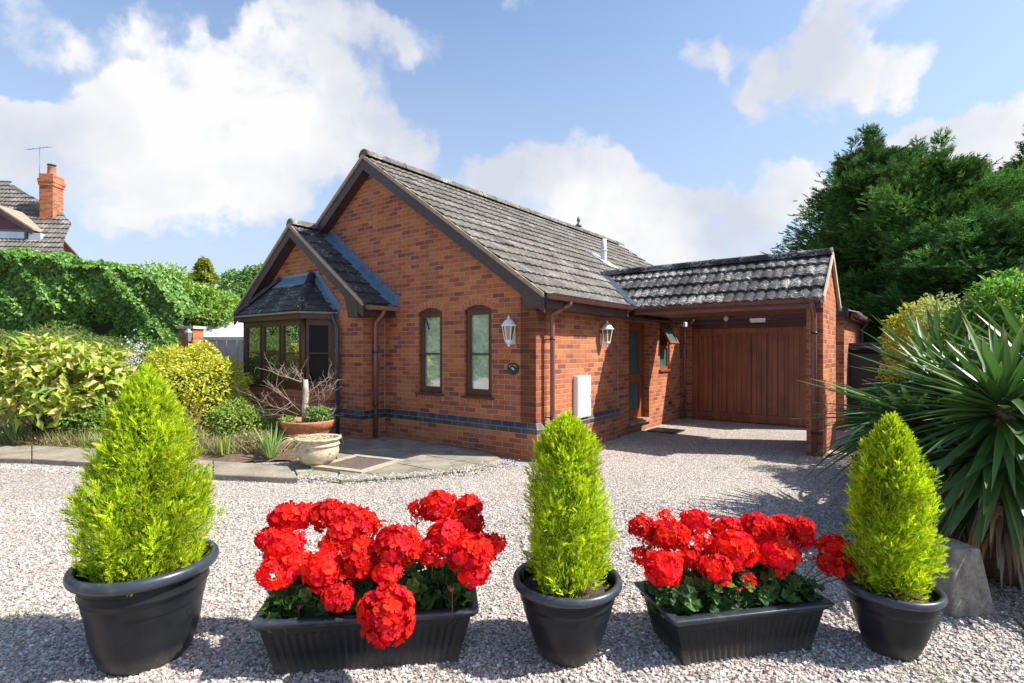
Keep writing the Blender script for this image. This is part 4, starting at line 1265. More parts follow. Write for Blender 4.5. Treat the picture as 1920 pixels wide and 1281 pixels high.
# ------------------------------------------------------------------ troughs
def trough(cx, cy, rz, LEN_, WID, H, label):
    t = empty('planter_trough', (cx, cy, 0), rz, label, 'planter', 'long black troughs of geraniums')
    b = MB()
    l0, w0, l1, w1 = LEN_ * .80 / 2, WID * .74 / 2, LEN_ * .925 / 2, WID * .88 / 2
    zt = H * .86
    # ribbed sides: one loop of points round the plan, offset in and out
    def loop(l, w, z, amp):
        pts = []
        segs = [((-l, -w), (l, -w), (0, -1)), ((l, -w), (l, w), (1, 0)), ((l, w), (-l, w), (0, 1)), ((-l, w), (-l, -w), (-1, 0))]
        for (a, c, nn) in segs:
            L = math.hypot(c[0] - a[0], c[1] - a[1]); n = max(4, int(round(L / .0095)))
            n -= n % 4
            for i in range(n):
                f = i / n; q = 0
                dist = min(f, 1 - f) * L
                if dist > .035: q = -amp if (i % 4) in (1, 2) else 0
                pts.append((a[0] + (c[0] - a[0]) * f + nn[0] * q, a[1] + (c[1] - a[1]) * f + nn[1] * q, z))
        return pts
    N0 = len(loop(l1, w1, 0, 0))
    def loopN(fz, amp):
        l = l0 + (l1 - l0) * fz; w = w0 + (w1 - w0) * fz
        base = loop(l1, w1, 0, 0); rib = loop(l1, w1, 0, amp)
        return [(p[0] * l / l1 + (q[0] - p[0]), p[1] * w / w1 + (q[1] - p[1]), fz * zt) for p, q in zip(base, rib)]
    rings = [loopN(f, a) for f, a in ((0, 0), (.0401, 0), (.06, .005), (.82, .005), (.86, 0), (1, 0))]
    idx = [[b.pt(p) for p in r] for r in rings]
    for i in range(len(idx) - 1):
        for k in range(N0):
            k2 = (k + 1) % N0
            b.face((idx[i][k], idx[i][k2], idx[i + 1][k2], idx[i + 1][k]))
    b.face(list(reversed(idx[0])))
    b.build('body', POT, t)
    r = MB()
    secs = [(l1 - .012, w1 - .012, zt - .02), (l1, w1, zt - .004), (l1 + .018, w1 + .018, zt + .002), (l1 + .022, w1 + .022, zt + .016), (l1 + .034, w1 + .034, zt + .022), (l1 + .038, w1 + .038, zt + .034), (l1 + .030, w1 + .030, H), (l1 - .010, w1 - .010, H), (l1 - .014, w1 - .014, H - .01), (l1 - .03, w1 - .03, H * .5)]
    rg = []
    for (l, w, z) in secs:
        rr = .02; pts = []
        for (sx, sy, a0) in ((1, -1, -90), (1, 1, 0), (-1, 1, 90), (-1, -1, 180)):
            for q in range(5):
                a = R(a0 + 90 * q / 4)
                pts.append(r.pt((sx * (l - rr) + rr * math.cos(a), sy * (w - rr) + rr * math.sin(a), z)))
        rg.append(pts)
    n = len(rg[0]); r.smooth = True
    for i in range(len(rg) - 1):
        for k in range(n):
            k2 = (k + 1) % n
            r.face((rg[i][k], rg[i][k2], rg[i + 1][k2], rg[i + 1][k]))
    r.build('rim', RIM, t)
    s = MB(); s.poly([(-l1 + .02, -w1 + .02, H * .8), (l1 - .02, -w1 + .02, H * .8), (l1 - .02, w1 - .02, H * .8), (-l1 + .02, w1 - .02, H * .8)]); s.build('soil', COMPOST, t)
    return t
# left trough: front-left rim (-1.235,2.453), front-right (-.157,2.589); right trough: (.767,2.511)-(1.65,2.695)
T1c = (-.722, 2.735); T1a = math.atan2(.136, 1.078)
T2c = (1.168, 2.825); T2a = math.atan2(.184, .883)
trough(*T1c, T1a, 1.08, .43, .285, "wider black trough, between the left and middle conifer pots")
trough(*T2c, T2a, .90, .43, .262, "shorter black trough, between the middle and right conifer pots")

def flower_head(c, r, parent, up=(0, 0, 1), facing=(0, -.35, .6)):
    n = max(16, int(84 * (r / .075) ** 2))
    c = np.array(c); f = unit(np.array(facing, float))
    # floret directions: evenly over the front 3/4 of a ball
    i = np.arange(n) + .5
    cosb = 1 - 1.62 * i / n; phi = i * 2.39996
    sinb = np.sqrt(np.clip(1 - cosb ** 2, 0, 1))
    a1 = unit(np.cross(f, [0.3, .1, 1.])); a2 = np.cross(f, a1)
    d = f * cosb[:, None] + a1 * (sinb * np.cos(phi))[:, None] + a2 * (sinb * np.sin(phi))[:, None]
    d = unit(d + rng.normal(0, .20, (n, 3)))
    fc = c + d * r * rng.uniform(.58, 1.04, (n, 1)) * np.array([rng.uniform(.95, 1.2), 1.0, rng.uniform(.68, 1.0)])
    V = []; Fc = []; T = []
    np_ = 6
    fr_ = r * .30
    fr = fr_ * rng.uniform(.85, 1.2, n)
    t1 = unit(np.cross(d, rand_unit(n))); t2 = np.cross(d, t1)
    base_t = pal(n, [(.80, .022, .012), (.88, .045, .020), (.66, .010, .018), (.74, .026, .045)], .14) * rng.uniform(.78, 1.1)
    vi = 0
    for k in range(np_):
        a = 2 * np.pi * k / np_ + rng.uniform(-.2, .2, n)
        e = t1 * np.cos(a)[:, None] + t2 * np.sin(a)[:, None]
        s = np.cross(d, e)
        cup = rng.uniform(.0, .75, (n, 1))
        o = fc
        F1 = fr[:, None]
        m = o + e * F1 * .60 + d * F1 * (.12 + cup * .30)
        l = o + e * F1 * .80 + s * F1 * .42 + d * F1 * (.10 + cup * .55) 
        q = o + e * F1 * .80 - s * F1 * .42 + d * F1 * (.30 + cup * .40)
        tp = o + e * F1 * 1.05 + d * F1 * (.05 + cup * .75)
        V.append(np.stack([o, l, tp, q, m], 1).reshape(-1, 3))
        kk = np.arange(n)[:, None] * 5 + vi
        Fc.append(np.concatenate([kk + np.array([0, 4, 2, 1]), kk + np.array([0, 3, 2, 4])], 0))
        T.append(rep(base_t * rng.uniform(.9, 1.1, (n, 1)), 5)); vi += 5 * n
    o = np_mesh('flower_head', np.concatenate(V), np.concatenate(Fc), PETAL, parent, np.clip(np.concatenate(T), 0, 1))
    return o

def geranium(t0, heads, region, label, seed, nleaf, zr_, extra=()):
    """heads: px,py,r px,depth -> placed in metres; region: trough centre/angle/half sizes"""
    global rng
    rng = np.random.default_rng(seed)
    t = empty('geranium', (t0[0], t0[1], zr_), 0, label, 'geranium', 'red geraniums in the troughs')
    org = np.array([t0[0], t0[1], zr_])
    hp = []
    st = MB(); 
    ca, sa_ = math.cos(t0[2]), math.sin(t0[2])
    for (px, py, rp, D) in heads:
        p = np.array([(px - 960) / F * D, D, 1.56 - (py - HZ) / F * D]) - org
        r = rp / F * D * 1.06
        hp.append(p)
        flower_head(p, r, t, facing=(rng.normal(0, .25), -.45 + rng.normal(0, .15), .75))
        q = Vector(p); l = max(-region[0] * .85, min(region[0] * .85, q.x * .85)); 
        b0 = Vector((ca * l, sa_ * l, -.04))
        st.tube([b0, b0.lerp(q, .5) + Vector((0, 0, .03)), q], [.0045, .0035, .0025], 6)
    st.build('stem', m_plain("green stem", (.10, .19, .05), .6), t)
    # scalloped round leaves in mounded rows
    n = nleaf
    lx = rng.uniform(-region[0], region[0], n); ly = rng.uniform(-region[1], region[1], n)
    lz = rng.uniform(.0, region[2], n) * (1 - .45 * np.abs(lx / region[0]) ** 3)
    P = np.stack([ca * lx - sa_ * ly, sa_ * lx + ca * ly, lz], 1)
    Nn = unit(np.stack([rng.normal(0, .5, n), rng.normal(-.35, .5, n), np.full(n, .8)], 1))
    R_ = rng.uniform(.022, .044, n)
    k = 14
    a = np.linspace(0, 2 * np.pi, k, endpoint=False)
    t1 = unit(np.cross(Nn, rand_unit(n))); t2 = np.cross(Nn, t1)
    V = [P[:, None, :]]
    wav = rng.uniform(.12, .3, n)[:, None]
    ph = rng.uniform(0, 6.28, n)[:, None]
    rr = R_[:, None] * (1 + .09 * np.cos(a[None] * 7)) * (1 - .35 * np.clip(np.cos(a[None]) - .7, 0, 1) * 3)
    hh = R_[:, None] * (.15 + wav * np.sin(a[None] * 3 + ph) + .12 * np.cos(a[None] * 7))
    ring = P[:, None, :] + t1[:, None, :] * (rr * np.cos(a))[..., None] + t2[:, None, :] * (rr * np.sin(a))[..., None] + Nn[:, None, :] * hh[..., None]
    mid = P[:, None, :] + .55 * (ring - P[:, None, :]) - Nn[:, None, :] * (R_[:, None] * .05)[..., None]
    VV = np.concatenate([V[0], mid, ring], 1)
    m = 1 + 2 * k
    Fq = []
    for j in range(k):
        j2 = (j + 1) % k
        Fq.append([0, 1 + j, 1 + j2, 1 + j2]); Fq.append([1 + j, 1 + k + j, 1 + k + j2, 1 + j2])
    # degenerate quads -> make centre fan out of quads pairing two segments
    Fq = [[0, 1 + j, 1 + (j + 1) % k, 1 + (j + 2) % k] for j in range(0, k, 2)] + [[1 + j, 1 + k + j, 1 + k + (j + 1) % k, 1 + (j + 1) % k] for j in range(k)]
    Fq = (np.arange(n)[:, None, None] * m + np.array(Fq)[None]).reshape(-1, 4)
    base = pal(n, [(.035, .095, .022), (.05, .13, .03), (.08, .19, .035), (.14, .27, .05)], .2, [.4, .3, .2, .1])
    T = np.repeat(base[:, None, :], m, 1)
    T[:, 1:1 + k] *= .72          # the darker zonal ring of the leaf
    T[:, 1 + k:] *= 1.25
    np_mesh('leaf_foliage', VV.reshape(-1, 3), Fq, LEAF, t, np.clip(T.reshape(-1, 3), 0, 1), smooth=False)
    # buds
    bd = MB()
    for (px, py, D) in extra:
        p = Vector(((px - 960) / F * D, D, 1.56 - (py - HZ) / F * D)) - Vector(org)
        for q in range(9):
            a_ = random.uniform(0, 6.28); rr_ = random.uniform(.004, .014)
            bd.tube([p + Vector((math.cos(a_) * rr_, math.sin(a_) * rr_, -.012)), p + Vector((math.cos(a_) * rr_ * 1.6, math.sin(a_) * rr_ * 1.6, .008))], [.002, .0045], 5)
        bd.tube([p + Vector((0, 0, -.12)), p], .002, 5)
    bd.build('bud', m_plain("flower buds", (.35, .07, .05), .6, .4, 60), t)
    return t
def hc(lst, ox, oy, sc, D):
    return [(ox + x / sc, oy + y / sc, r / sc, d) for (x, y, r, d) in lst]
H1 = hc([(330, 240, 92, 2.86), (440, 225, 82, 2.9), (235, 370, 82, 2.78), (320, 410, 95, 2.68), (262, 585, 98, 2.58), (400, 520, 80, 2.62), (590, 225, 95, 2.88), (700, 235, 95, 2.86),
         (790, 290, 95, 2.80), (680, 340, 92, 2.74), (560, 570, 112, 2.58), (620, 400, 75, 2.7), (790, 495, 112, 2.62), (860, 440, 60, 2.7), (655, 735, 92, 2.50), (705, 630, 55, 2.56), (1035, 420, 118, 2.62),
         (965, 575, 88, 2.56), (960, 830, 135, 2.41), (965, 930, 115, 2.39), (1290, 160, 100, 2.9), (1160, 180, 60, 2.92), (1150, 240, 38, 2.88), (1475, 165, 80, 2.9), (1340, 370, 115, 2.66), (1260, 450, 90, 2.62), (1490, 450, 125, 2.62),
         (1615, 405, 78, 2.66), (1465, 275, 90, 2.8), (1515, 580, 88, 2.58), (1390, 250, 70, 2.85), (925, 280, 34, 2.78), (215, 470, 45, 2.7)], 440, 900, 3.362, 0)
geranium((T1c[0], T1c[1], T1a), H1, (.50, .17, .20), "mass of red geraniums with one low bloom hanging over the rim of the wider trough", 21, 620, .225,
         [(892, 1055, 2.66), (848, 1103, 2.55), (560, 1138, 2.55), (697, 1050, 2.6)])
H2 = hc([(165, 185, 80, 2.98), (330, 110, 52, 3.02), (260, 210, 70, 2.95), (360, 240, 110, 2.92), (150, 385, 65, 2.9), (215, 300, 50, 2.9), (310, 470, 122, 2.68), (540, 150, 92, 3.02), (545, 255, 45, 2.95), (505, 395, 82, 2.78),
         (620, 330, 78, 2.82), (755, 210, 92, 2.98), (820, 350, 118, 2.74), (690, 470, 92, 2.68), (735, 550, 50, 2.64), (975, 205, 108, 3.0), (1125, 370, 115, 2.78), (1130, 490, 55, 2.74), (1150, 180, 88, 3.04), (1290, 190, 75, 3.02),
         (1300, 265, 72, 3.0), (925, 560, 48, 2.66), (1515, 320, 84, 2.92), (1490, 440, 84, 2.86), (1590, 410, 76, 2.88), (1690, 510, 52, 2.84), (1560, 500, 50, 2.84), (400, 420, 60, 2.75)], 1160, 940, 3.756, 0)
geranium((T2c[0], T2c[1], T2a), H2, (.42, .16, .20), "red geraniums in the shorter trough, one cluster leaning towards the right pot", 22, 560, .205,
         [(1385, 1105, 2.66), (1510, 1030, 2.9), (1340, 1035, 2.8)])

# ------------------------------------------------------------------ loose pebbles over the near gravel
def pebbles():
    # stones also drift over the patio edge and the foot of the kerb
    global rng
    rng = np.random.default_rng(5)
    n = 104000
    d = 1.9 + 3.6 * rng.uniform(0, 1, n) ** 1.35
    l = rng.uniform(-1.02, 1.02, n) * d * 1.02
    r = rng.uniform(.0055, .0115, n) * np.where(rng.uniform(size=n) < .05, 1.5, 1)
    z = rng.uniform(-.2, .55, n) * r
    ex = np.array([(-9.0, 7.42), (-6.3, 6.95), (-4.0, 6.62), (-2.55, 6.35), (-1.6, 6.33), (-.62, 6.7), (-.05, 7.25)])
    k = n - 9000; q = rng.uniform(0, 6, 9000); qi = np.clip(q.astype(int), 0, 5); qf = (q - qi)[:, None]
    ep = ex[qi] * (1 - qf) + ex[qi + 1] * qf + rng.normal(0, 1, (9000, 2)) * .07 + [0, -.05]
    l[k:] = ep[:, 0]; d[k:] = ep[:, 1]; r[k:] *= 1.15
    z[k:] = np.where(qi >= 3, np.where(rng.uniform(size=9000) < .25, .045, .006), .006)
    # 8-vertex lumpy stones
    base = unit(np.array([(-1, -1, -1), (1, -1, -1), (1, 1, -1), (-1, 1, -1), (-1, -1, 1), (1, -1, 1), (1, 1, 1), (-1, 1, 1)], float))
    Fb = np.array([(4, 5, 6, 7), (0, 1, 5, 4), (1, 2, 6, 5), (2, 3, 7, 6), (3, 0, 4, 7)])
    V = base[None] * rng.uniform(.65, 1.25, (n, 8, 1)) + rng.normal(0, .12, (n, 8, 3))
    V = V * np.stack([rng.uniform(.9, 1.5, n), rng.uniform(.75, 1.1, n), rng.uniform(.5, .85, n)], 1)[:, None, :]
    # random rotation about z and a tilt
    a = rng.uniform(0, 2 * np.pi, n); ca, sa = np.cos(a), np.sin(a)
    x = V[..., 0] * ca[:, None] - V[..., 1] * sa[:, None]; y = V[..., 0] * sa[:, None] + V[..., 1] * ca[:, None]
    b = rng.normal(0, .5, n); cb, sb = np.cos(b), np.sin(b)
    y2 = y * cb[:, None] - V[..., 2] * sb[:, None]; z2 = y * sb[:, None] + V[..., 2] * cb[:, None]
    V = np.stack([x, y2, z2], -1) * r[:, None, None] + np.stack([l, d, z], 1)[:, None, :]
    Fq = (np.arange(n)[:, None, None] * 8 + Fb[None]).reshape(-1, 4)
    T = pal(n, [(.52, .47, .43), (.41, .36, .325), (.585, .56, .525), (.32, .29, .27), (.455, .40, .36), (.74, .72, .68), (.20, .185, .18), (.56, .44, .38)], .15,
            [.22, .17, .17, .11, .12, .08, .06, .07])
    m = NM("pebble", 0.85, 0.3)
    at = m.n('ShaderNodeAttribute', attribute_name='tint')
    nz = m.noise(m.obj(), 120, 3)
    m.col(m.mix(1.0, at.outputs['Color'], m.ramp(nz.outputs['Fac'], [(.3, (.75, .75, .75)), (.7, (1.1, 1.1, 1.1))]), 'MULTIPLY'))
    o = np_mesh('loose_gravel', V.reshape(-1, 3), Fq, m.m, None, rep(T, 8))
    tag(o, "loose pinkish grey gravel stones around the pots", "gravel", kind='stuff')
pebbles()
# a few fallen petals
rng = np.random.default_rng(9)
pp = []
for (px, py) in ((1515, 1258), (1380, 1250), (1553, 1272), (1378, 1275), (1250, 1262), (880, 1160), (600, 1277), (1290, 1270), (1440, 1262)):
    D = 1.56 * F / (py - HZ); pp.append(((px - 960) / F * D, D, .014))
pp = np.array(pp); n = len(pp)
V, Fc = leaves(pp, unit(rng.normal(0, 1, (n, 3)) * [1, 1, .2]), unit(rng.normal(0, .3, (n, 3)) + [0, 0, 1]), .022, .018)
tag(np_mesh('fallen_petals', V, Fc, PETAL, None, np.tile([(.7, .02, .02)], (len(V), 1))), "scattered red petals fallen on the gravel before the troughs", "petals", kind='stuff')
# ------------------------------------------------------------------ paving, kerb and bed
def G(px, py, z=0.0):
    D = (1.56 - z) * F / (py - HZ)
    return ((px - 960) / F * D, D)
def m_conc():
    m = NM("old concrete", 0.9, 0.2)
    o = m.obj()
    n1 = m.noise(o, 3, 6, 0.65); n2 = m.noise(o, 40, 4, 0.6)
    c = m.ramp(n1.outputs['Fac'], [(0.3, (0.20, 0.17, 0.13)), (0.5, (0.31, 0.27, 0.215)), (0.7, (0.38, 0.34, 0.28))])
    c = m.mix(0.5, c, m.ramp(n2.outputs['Fac'], [(0.35, (0.45, 0.45, 0.42)), (0.65, (1, 1, 1))]), 'MULTIPLY')
    n3 = m.noise(o, 7, 6, 0.7)
    c = m.mix(m.ramp(n3.outputs['Fac'], [(0.58, (0, 0, 0)), (0.70, (.6, .6, .6))]), c, (0.10, 0.115, 0.05))
    m.col(c); m.bump(n2.outputs['Fac'], 0.5, 0.008)
    return m.m
CONC = m_conc()
def slabpoly(name, pts, z, t, mat, kind='structure', bevel=.006):
    mb = MB(); mb.prism([(x, y, z - t) for x, y in pts], (0, 0, t))
    o = mb.build(name, mat, None, bevel=bevel)
    return tag(o, kind=kind)
soilp = [(-30, 7.6), (-9.5, 8.0), (-6.9, 7.7), (-4.2, 7.1), (-3.05, 7.45), (-3.4, 9.2), (-4.6, 10.6), (-5.0, 16), (-30, 30)]
mb = MB()
# bed surface: bumpy sheet
def bed():
    nx, ny = 120, 60
    xs = np.linspace(-20, -3.0, nx); V = []; 
    yb = np.interp(xs, [-30, -9.5, -7.3, -5.6, -4.1, -3.0], [8.2, 8.2, 8.0, 7.65, 7.2, 7.35])
    ye = np.interp(xs, [-20, -5.2, -4.9, -3.5, -3.0], [18, 18, 10.3, 9.0, 8.2])
    r2 = np.random.default_rng(3)
    for j in range(ny):
        f = j / (ny - 1)
        y = yb + (ye - yb) * f
        z = 0.02 + 0.10 * np.minimum(1, f * 8) * np.minimum(1, (1 - f) * 10 + .0) + r2.normal(0, .012, nx)
        V.append(np.stack([xs, y, z], 1))
    V = np.concatenate(V)
    Fq = []
    for j in range(ny - 1):
        i = np.arange(nx - 1) + j * nx
        Fq.append(np.stack([i, i + 1, i + 1 + nx, i + nx], 1))
    o = np_mesh('planting_bed', V, np.concatenate(Fq), SOIL, None, None, True)
    tag(o, kind='structure')
bed()
fr_ = [G(x, y, .07) for x, y in ((-260, 858), (-60, 858), (60, 860), (190, 868), (300, 880), (400, 889), (560, 896))]
bk_ = [G(x, y, .07) for x, y in ((-260, 828), (-60, 826), (60, 829), (190, 838), (300, 852), (400, 864), (540, 872))]
mb = MB()
for i in range(len(fr_) - 1):
    a, b, c, d = fr_[i], fr_[i + 1], bk_[i + 1], bk_[i]
    b2 = (b[0] - .012, b[1]); c2 = (c[0] - .012, c[1])
    mb.prism([(*a, -.05), (*b2, -.05), (*c2, -.05), (*d, -.05)], (0, 0, .12))
tag(mb.build('path', CONC, None, bevel=.012), kind='structure')
# patio: individual flags in front of the gable, kept inside its curved edge
edge = [G(x, y, .03) for x, y in ((560, 893), (640, 903), (720, 897), (800, 892), (870, 884), (948, 868))]
hx = lambda x, y: tuple(HW(x, y, 0)[:2])
inn = [hx(-0.75, -.06), hx(-3.17, -.06), hx(-3.17, -.55), hx(-4.0, -.55), hx(-4.35, -1.0), hx(-5.0, -1.0)]
mb = MB(); mb.prism([(x, y, -.05) for x, y in edge + inn], (0, 0, .07))
tag(mb.build('patio_bedding', m_plain("sandy joint", (.27, .25, .17), .95, .4, 9, .5, 50), None), kind='structure')
def clip_poly(poly, clip):
    def inside(p, a, b): return (b[0] - a[0]) * (p[1] - a[1]) - (b[1] - a[1]) * (p[0] - a[0]) >= 0
    out = poly
    for i in range(len(clip)):
        a, b = clip[i], clip[(i + 1) % len(clip)]
        inp = out; out = []
        for k in range(len(inp)):
            p, q = inp[k], inp[(k + 1) % len(inp)]
            ip, iq = inside(p, a, b), inside(q, a, b)
            if ip != iq:
                d1 = (b[0] - a[0]) * (p[1] - a[1]) - (b[1] - a[1]) * (p[0] - a[0])
                d2 = (b[0] - a[0]) * (q[1] - a[1]) - (b[1] - a[1]) * (q[0] - a[0])
                t = d1 / (d1 - d2); out_pt = (p[0] + (q[0] - p[0]) * t, p[1] + (q[1] - p[1]) * t)
                if ip: out.append(out_pt)
                else: out.append(out_pt)
            if iq: out.append(q)
        if not out: return []
    return out
# convex regions of the patio (ccw)
ci = [hx(-0.75, -.07), hx(-3.16, -.07), hx(-3.9, -.6)]
conv = [edge[1], edge[2], edge[3], edge[4], edge[5], hx(-0.75, -.07), hx(-3.16, -.07), hx(-3.16, -.5), (edge[0][0] + .3, edge[0][1] + .35)]
def orient(p):
    A = sum(p[i][0] * p[(i + 1) % len(p)][1] - p[(i + 1) % len(p)][0] * p[i][1] for i in range(len(p)))
    return p if A > 0 else p[::-1]
FLAG = CONC
mb = MB(); rf = random.Random(8)
yy = -2.6; row = 0
hull = orient([edge[1], edge[3], edge[4], edge[5], hx(-.8, -.07), hx(-3.16, -.07), hx(-3.9, -.62)])
while yy < -.1:
    h = .6
    xx = -5.2 + (row % 2) * .3
    while xx < .2:
        w = .6 if rf.random() < .6 else .9
        q = [hx(xx + .008, yy + .008), hx(xx + w - .008, yy + .008), hx(xx + w - .008, yy + h - .008), hx(xx + .008, yy + h - .008)]
        q = clip_poly(orient(q), hull)
        if len(q) >= 3:
            z = .022 + rf.uniform(0, .006)
            cxy = (sum(p[0] for p in q) / len(q), sum(p[1] for p in q) / len(q))
            if abs(cxy[0] + 2.35) > .5 or abs(cxy[1] - 7.05) > .42:
                mb.prism([(x, y, z) for x, y in q], (0, 0, .022))
        xx += w
    yy += h; row += 1
tag(mb.build('patio', m_plain("weathered patio flags", (.25, .225, .175), .9, .35, 2.2, .4, 60, dirt=(.15, .135, .08)), None), kind='structure')
# inspection cover: pebble filled tray in a concrete surround
t = empty('inspection_cover', (*G(672, 876), 0.028), R(-25), "square pebble-filled inspection cover in a concrete surround on the patio", "cover")
b_ = MB()
for (a, b, c, d) in ((-.42, .42, -.42, -.32), (-.42, .42, .32, .42), (-.42, -.32, -.32, .32), (.32, .42, -.32, .32)): b_.box(a, b, c, d, -.02, .035)
b_.build('surround', m_plain("cream concrete", (.36, .31, .235), .9, .25, 8, .4), t)
b_ = MB(); b_.box(-.318, .318, -.318, .318, -.02, .026); b_.build('tray', m_plain("dark pebbledash", (.11, .085, .07), .95, .7, 60, 1.0, 70), t)
# drain grating by the side door
t = empty('drain_grating', HW(.42, 3.75, .006), HA, "black grating set in the gravel below the side door", "grating")
b_ = MB()
for i in range(13): b_.box(-.28, .28, -.26 + i * .042, -.248 + i * .042, 0, .018)
for i in range(11): b_.box(-.28 + i * .055, -.266 + i * .055, -.26, .26, .002, .016)
b_.build('grating', UPVC_D, t)

# ------------------------------------------------------------------ shrubs and trees
def ell_points(c, r, n, lumps=7, shell=.35, seed=0, zmin=0.05, flat=1.0):
    """points in the outer shell of a lumpy ellipsoid, with outward normals"""
    d = rand_unit(n)
    d[:, 2] = np.where(d[:, 2] < -.5, -d[:, 2], d[:, 2]); d = unit(d)
    ld = rand_unit(lumps * 6)
    bump = np.max(np.exp(-((1 - d @ ld.T) / .035)), axis=1)
    k = (1 - shell * rng.uniform(0, 1, n) ** 1.8) * (.80 + .25 * bump)
    P = np.array(c) + d * np.array(r) * k[:, None]
    ok = P[:, 2] > zmin
    return P[ok], unit(d[ok] / np.array(r))
def leafmesh(name, P, Nn, L, W, cols, mat, parent, weights=None, var=.2, droop=.2, spread=.9, up=.2):
    n = len(P)
    D = unit(Nn * .55 + rng.normal(0, spread * .6, (n, 3)) + np.array([0, 0, up]))
    N2 = unit(Nn + np.array([0, 0, .8]) + rng.normal(0, .45, (n, 3)))
    V, Fc = leaves(P, D, N2, rng.uniform(L * .7, L * 1.25, n), rng.uniform(W * .75, W * 1.2, n), droop=droop)
    T = rep(pal(n, cols, var, weights), 5)
    return np_mesh(name, V, Fc, mat, parent, T)
def twigs(parent, c, r, n, rad=.012, mat=BARK, z0=0.0):
    tb = MB()
    for i in range(n):
        d = Vector((random.gauss(0, 1), random.gauss(0, 1), random.uniform(.2, 1.6))).normalized()
        e = Vector((c[0] + d.x * r[0] * .85, c[1] + d.y * r[1] * .85, max(.1, c[2] + (d.z * 1.2 - .4) * r[2] * .8)))
        b0 = Vector((c[0] + random.uniform(-.12, .12) * r[0], c[1] + random.uniform(-.12, .12) * r[1], z0))
        m = b0.lerp(e, .5) + Vector((random.gauss(0, .05), random.gauss(0, .05), .06))
        tb.tube([b0, m, e], [rad, rad * .7, rad * .3], 6)
    tb.build('stem', mat, parent)
def shrub(name, c, r, n, L, W, cols, label, cat, seed, mat=LEAF, weights=None, lumps=7, shell=.4, nt=22, group=None, droop=.2, var=.2, spread=.9, up=.2, zmin=.08):
    global rng
    rng = np.random.default_rng(seed); random.seed(seed)
    t = empty(name, (c[0], c[1], 0), 0, label, cat, group)
    cc = (0, 0, c[2])
    P, Nn = ell_points(cc, r, n, lumps, shell, zmin=zmin)
    leafmesh('foliage', P, Nn, L, W, cols, mat, t, weights, var, droop, spread, up)
    twigs(t, cc, r, nt)
    return t
YG = [(.42, .47, .08), (.33, .42, .06), (.54, .55, .16), (.18, .28, .04), (.58, .48, .20)]
shrub('spotted_laurel', (-7.75, 8.95, .86), (1.38, 1.0, .93), 3000, .185, .098, YG, "large yellow variegated broad-leaved shrub at the left edge of the bed", "shrub", 31, LEAF, [.32, .28, .2, .12, .08], shell=.6, droop=.55, spread=.75, lumps=9, nt=30)
shrub('golden_shrub', (-5.72, 9.45, .80), (.98, .85, .90), 9500, .072, .036, [(.58, .58, .06), (.68, .62, .11), (.46, .52, .05), (.28, .37, .04)], "rounded golden-yellow small-leaved shrub beside the bay window", "shrub", 32, LEAF, [.35, .25, .25, .15], shell=.4, lumps=6, droop=.3)
shrub('green_shrub', (-9.6, 11.0, .95), (2.6, 1.1, 1.15), 16000, .085, .022, [(.11, .20, .04), (.16, .26, .05), (.20, .27, .06), (.28, .20, .09)], "low feathery green shrub mass sloping in front of the ivy hedge", "shrub", 33, LEAF, [.4, .3, .2, .1], shell=.35, lumps=5)
shrub('low_shrub', (-6.95, 10.4, .75), (1.2, .8, .95), 6500, .07, .026, [(.13, .24, .04), (.19, .31, .05), (.09, .16, .035)], "fresh green shrub between the golden shrub and the broad-leaved one", "shrub", 34, LEAF, shell=.35)
shrub('reddish_shrub', (-5.35, 8.35, .25), (.62, .40, .36), 2400, .05, .022, [(.30, .30, .08), (.34, .16, .08), (.20, .28, .06)], "small shrub with bronze tips in front of the golden shrub", "shrub", 35, LEAF, shell=.7)
shrub('bed_shrub', (-6.95, 8.75, .30), (.75, .45, .42), 3600, .07, .03, [(.17, .30, .05), (.26, .38, .07), (.12, .21, .035)], "low green plant mass at the foot of the broad-leaved shrub", "shrub", 37, LEAF, shell=.7)
shrub('bed_shrub', (-4.55, 8.75, .30), (.62, .45, .42), 3200, .065, .028, [(.28, .38, .06), (.38, .46, .09), (.16, .25, .04)], "low yellow-green plant mass in front of the bay beside the bare shrub", "shrub", 38, LEAF, shell=.7)
shrub('bed_plant', (-5.0, 7.95, .16), (.55, .25, .22), 1700, .06, .018, [(.36, .34, .16), (.22, .30, .07), (.44, .38, .22)], "straw and green tufts behind the kerb near the left conifer", "plant", 39, LEAF, shell=.9)
shrub('bed_plant', (-3.75, 7.75, .15), (.5, .3, .22), 1700, .06, .018, [(.40, .34, .20), (.26, .30, .09), (.34, .26, .16)], "straw and green tufts between the iris clumps and the terracotta bowl", "plant", 40, LEAF, shell=.9)
# white-flowered stems
rng = np.random.default_rng(36)
t = empty('white_flowers', (-7.05, 9.75, 0), 0, "spray of small white flowers above the green shrubs", "flower")
n = 520; P = np.stack([rng.normal(0, .10, n), rng.normal(0, .1, n), 1.42 + rng.normal(0, .17, n)], 1); P[:, 0] += (P[:, 2] - 1.4) * .35
V, Fc = leaves(P, rand_unit(n), rand_unit(n), .035, .028); np_mesh('blossom', V, Fc, LEAF, t, np.tile([(.72, .72, .76)], (len(V), 1)))
twigs(t, (0, 0, 1.0), (.25, .2, .6), 14, .006)

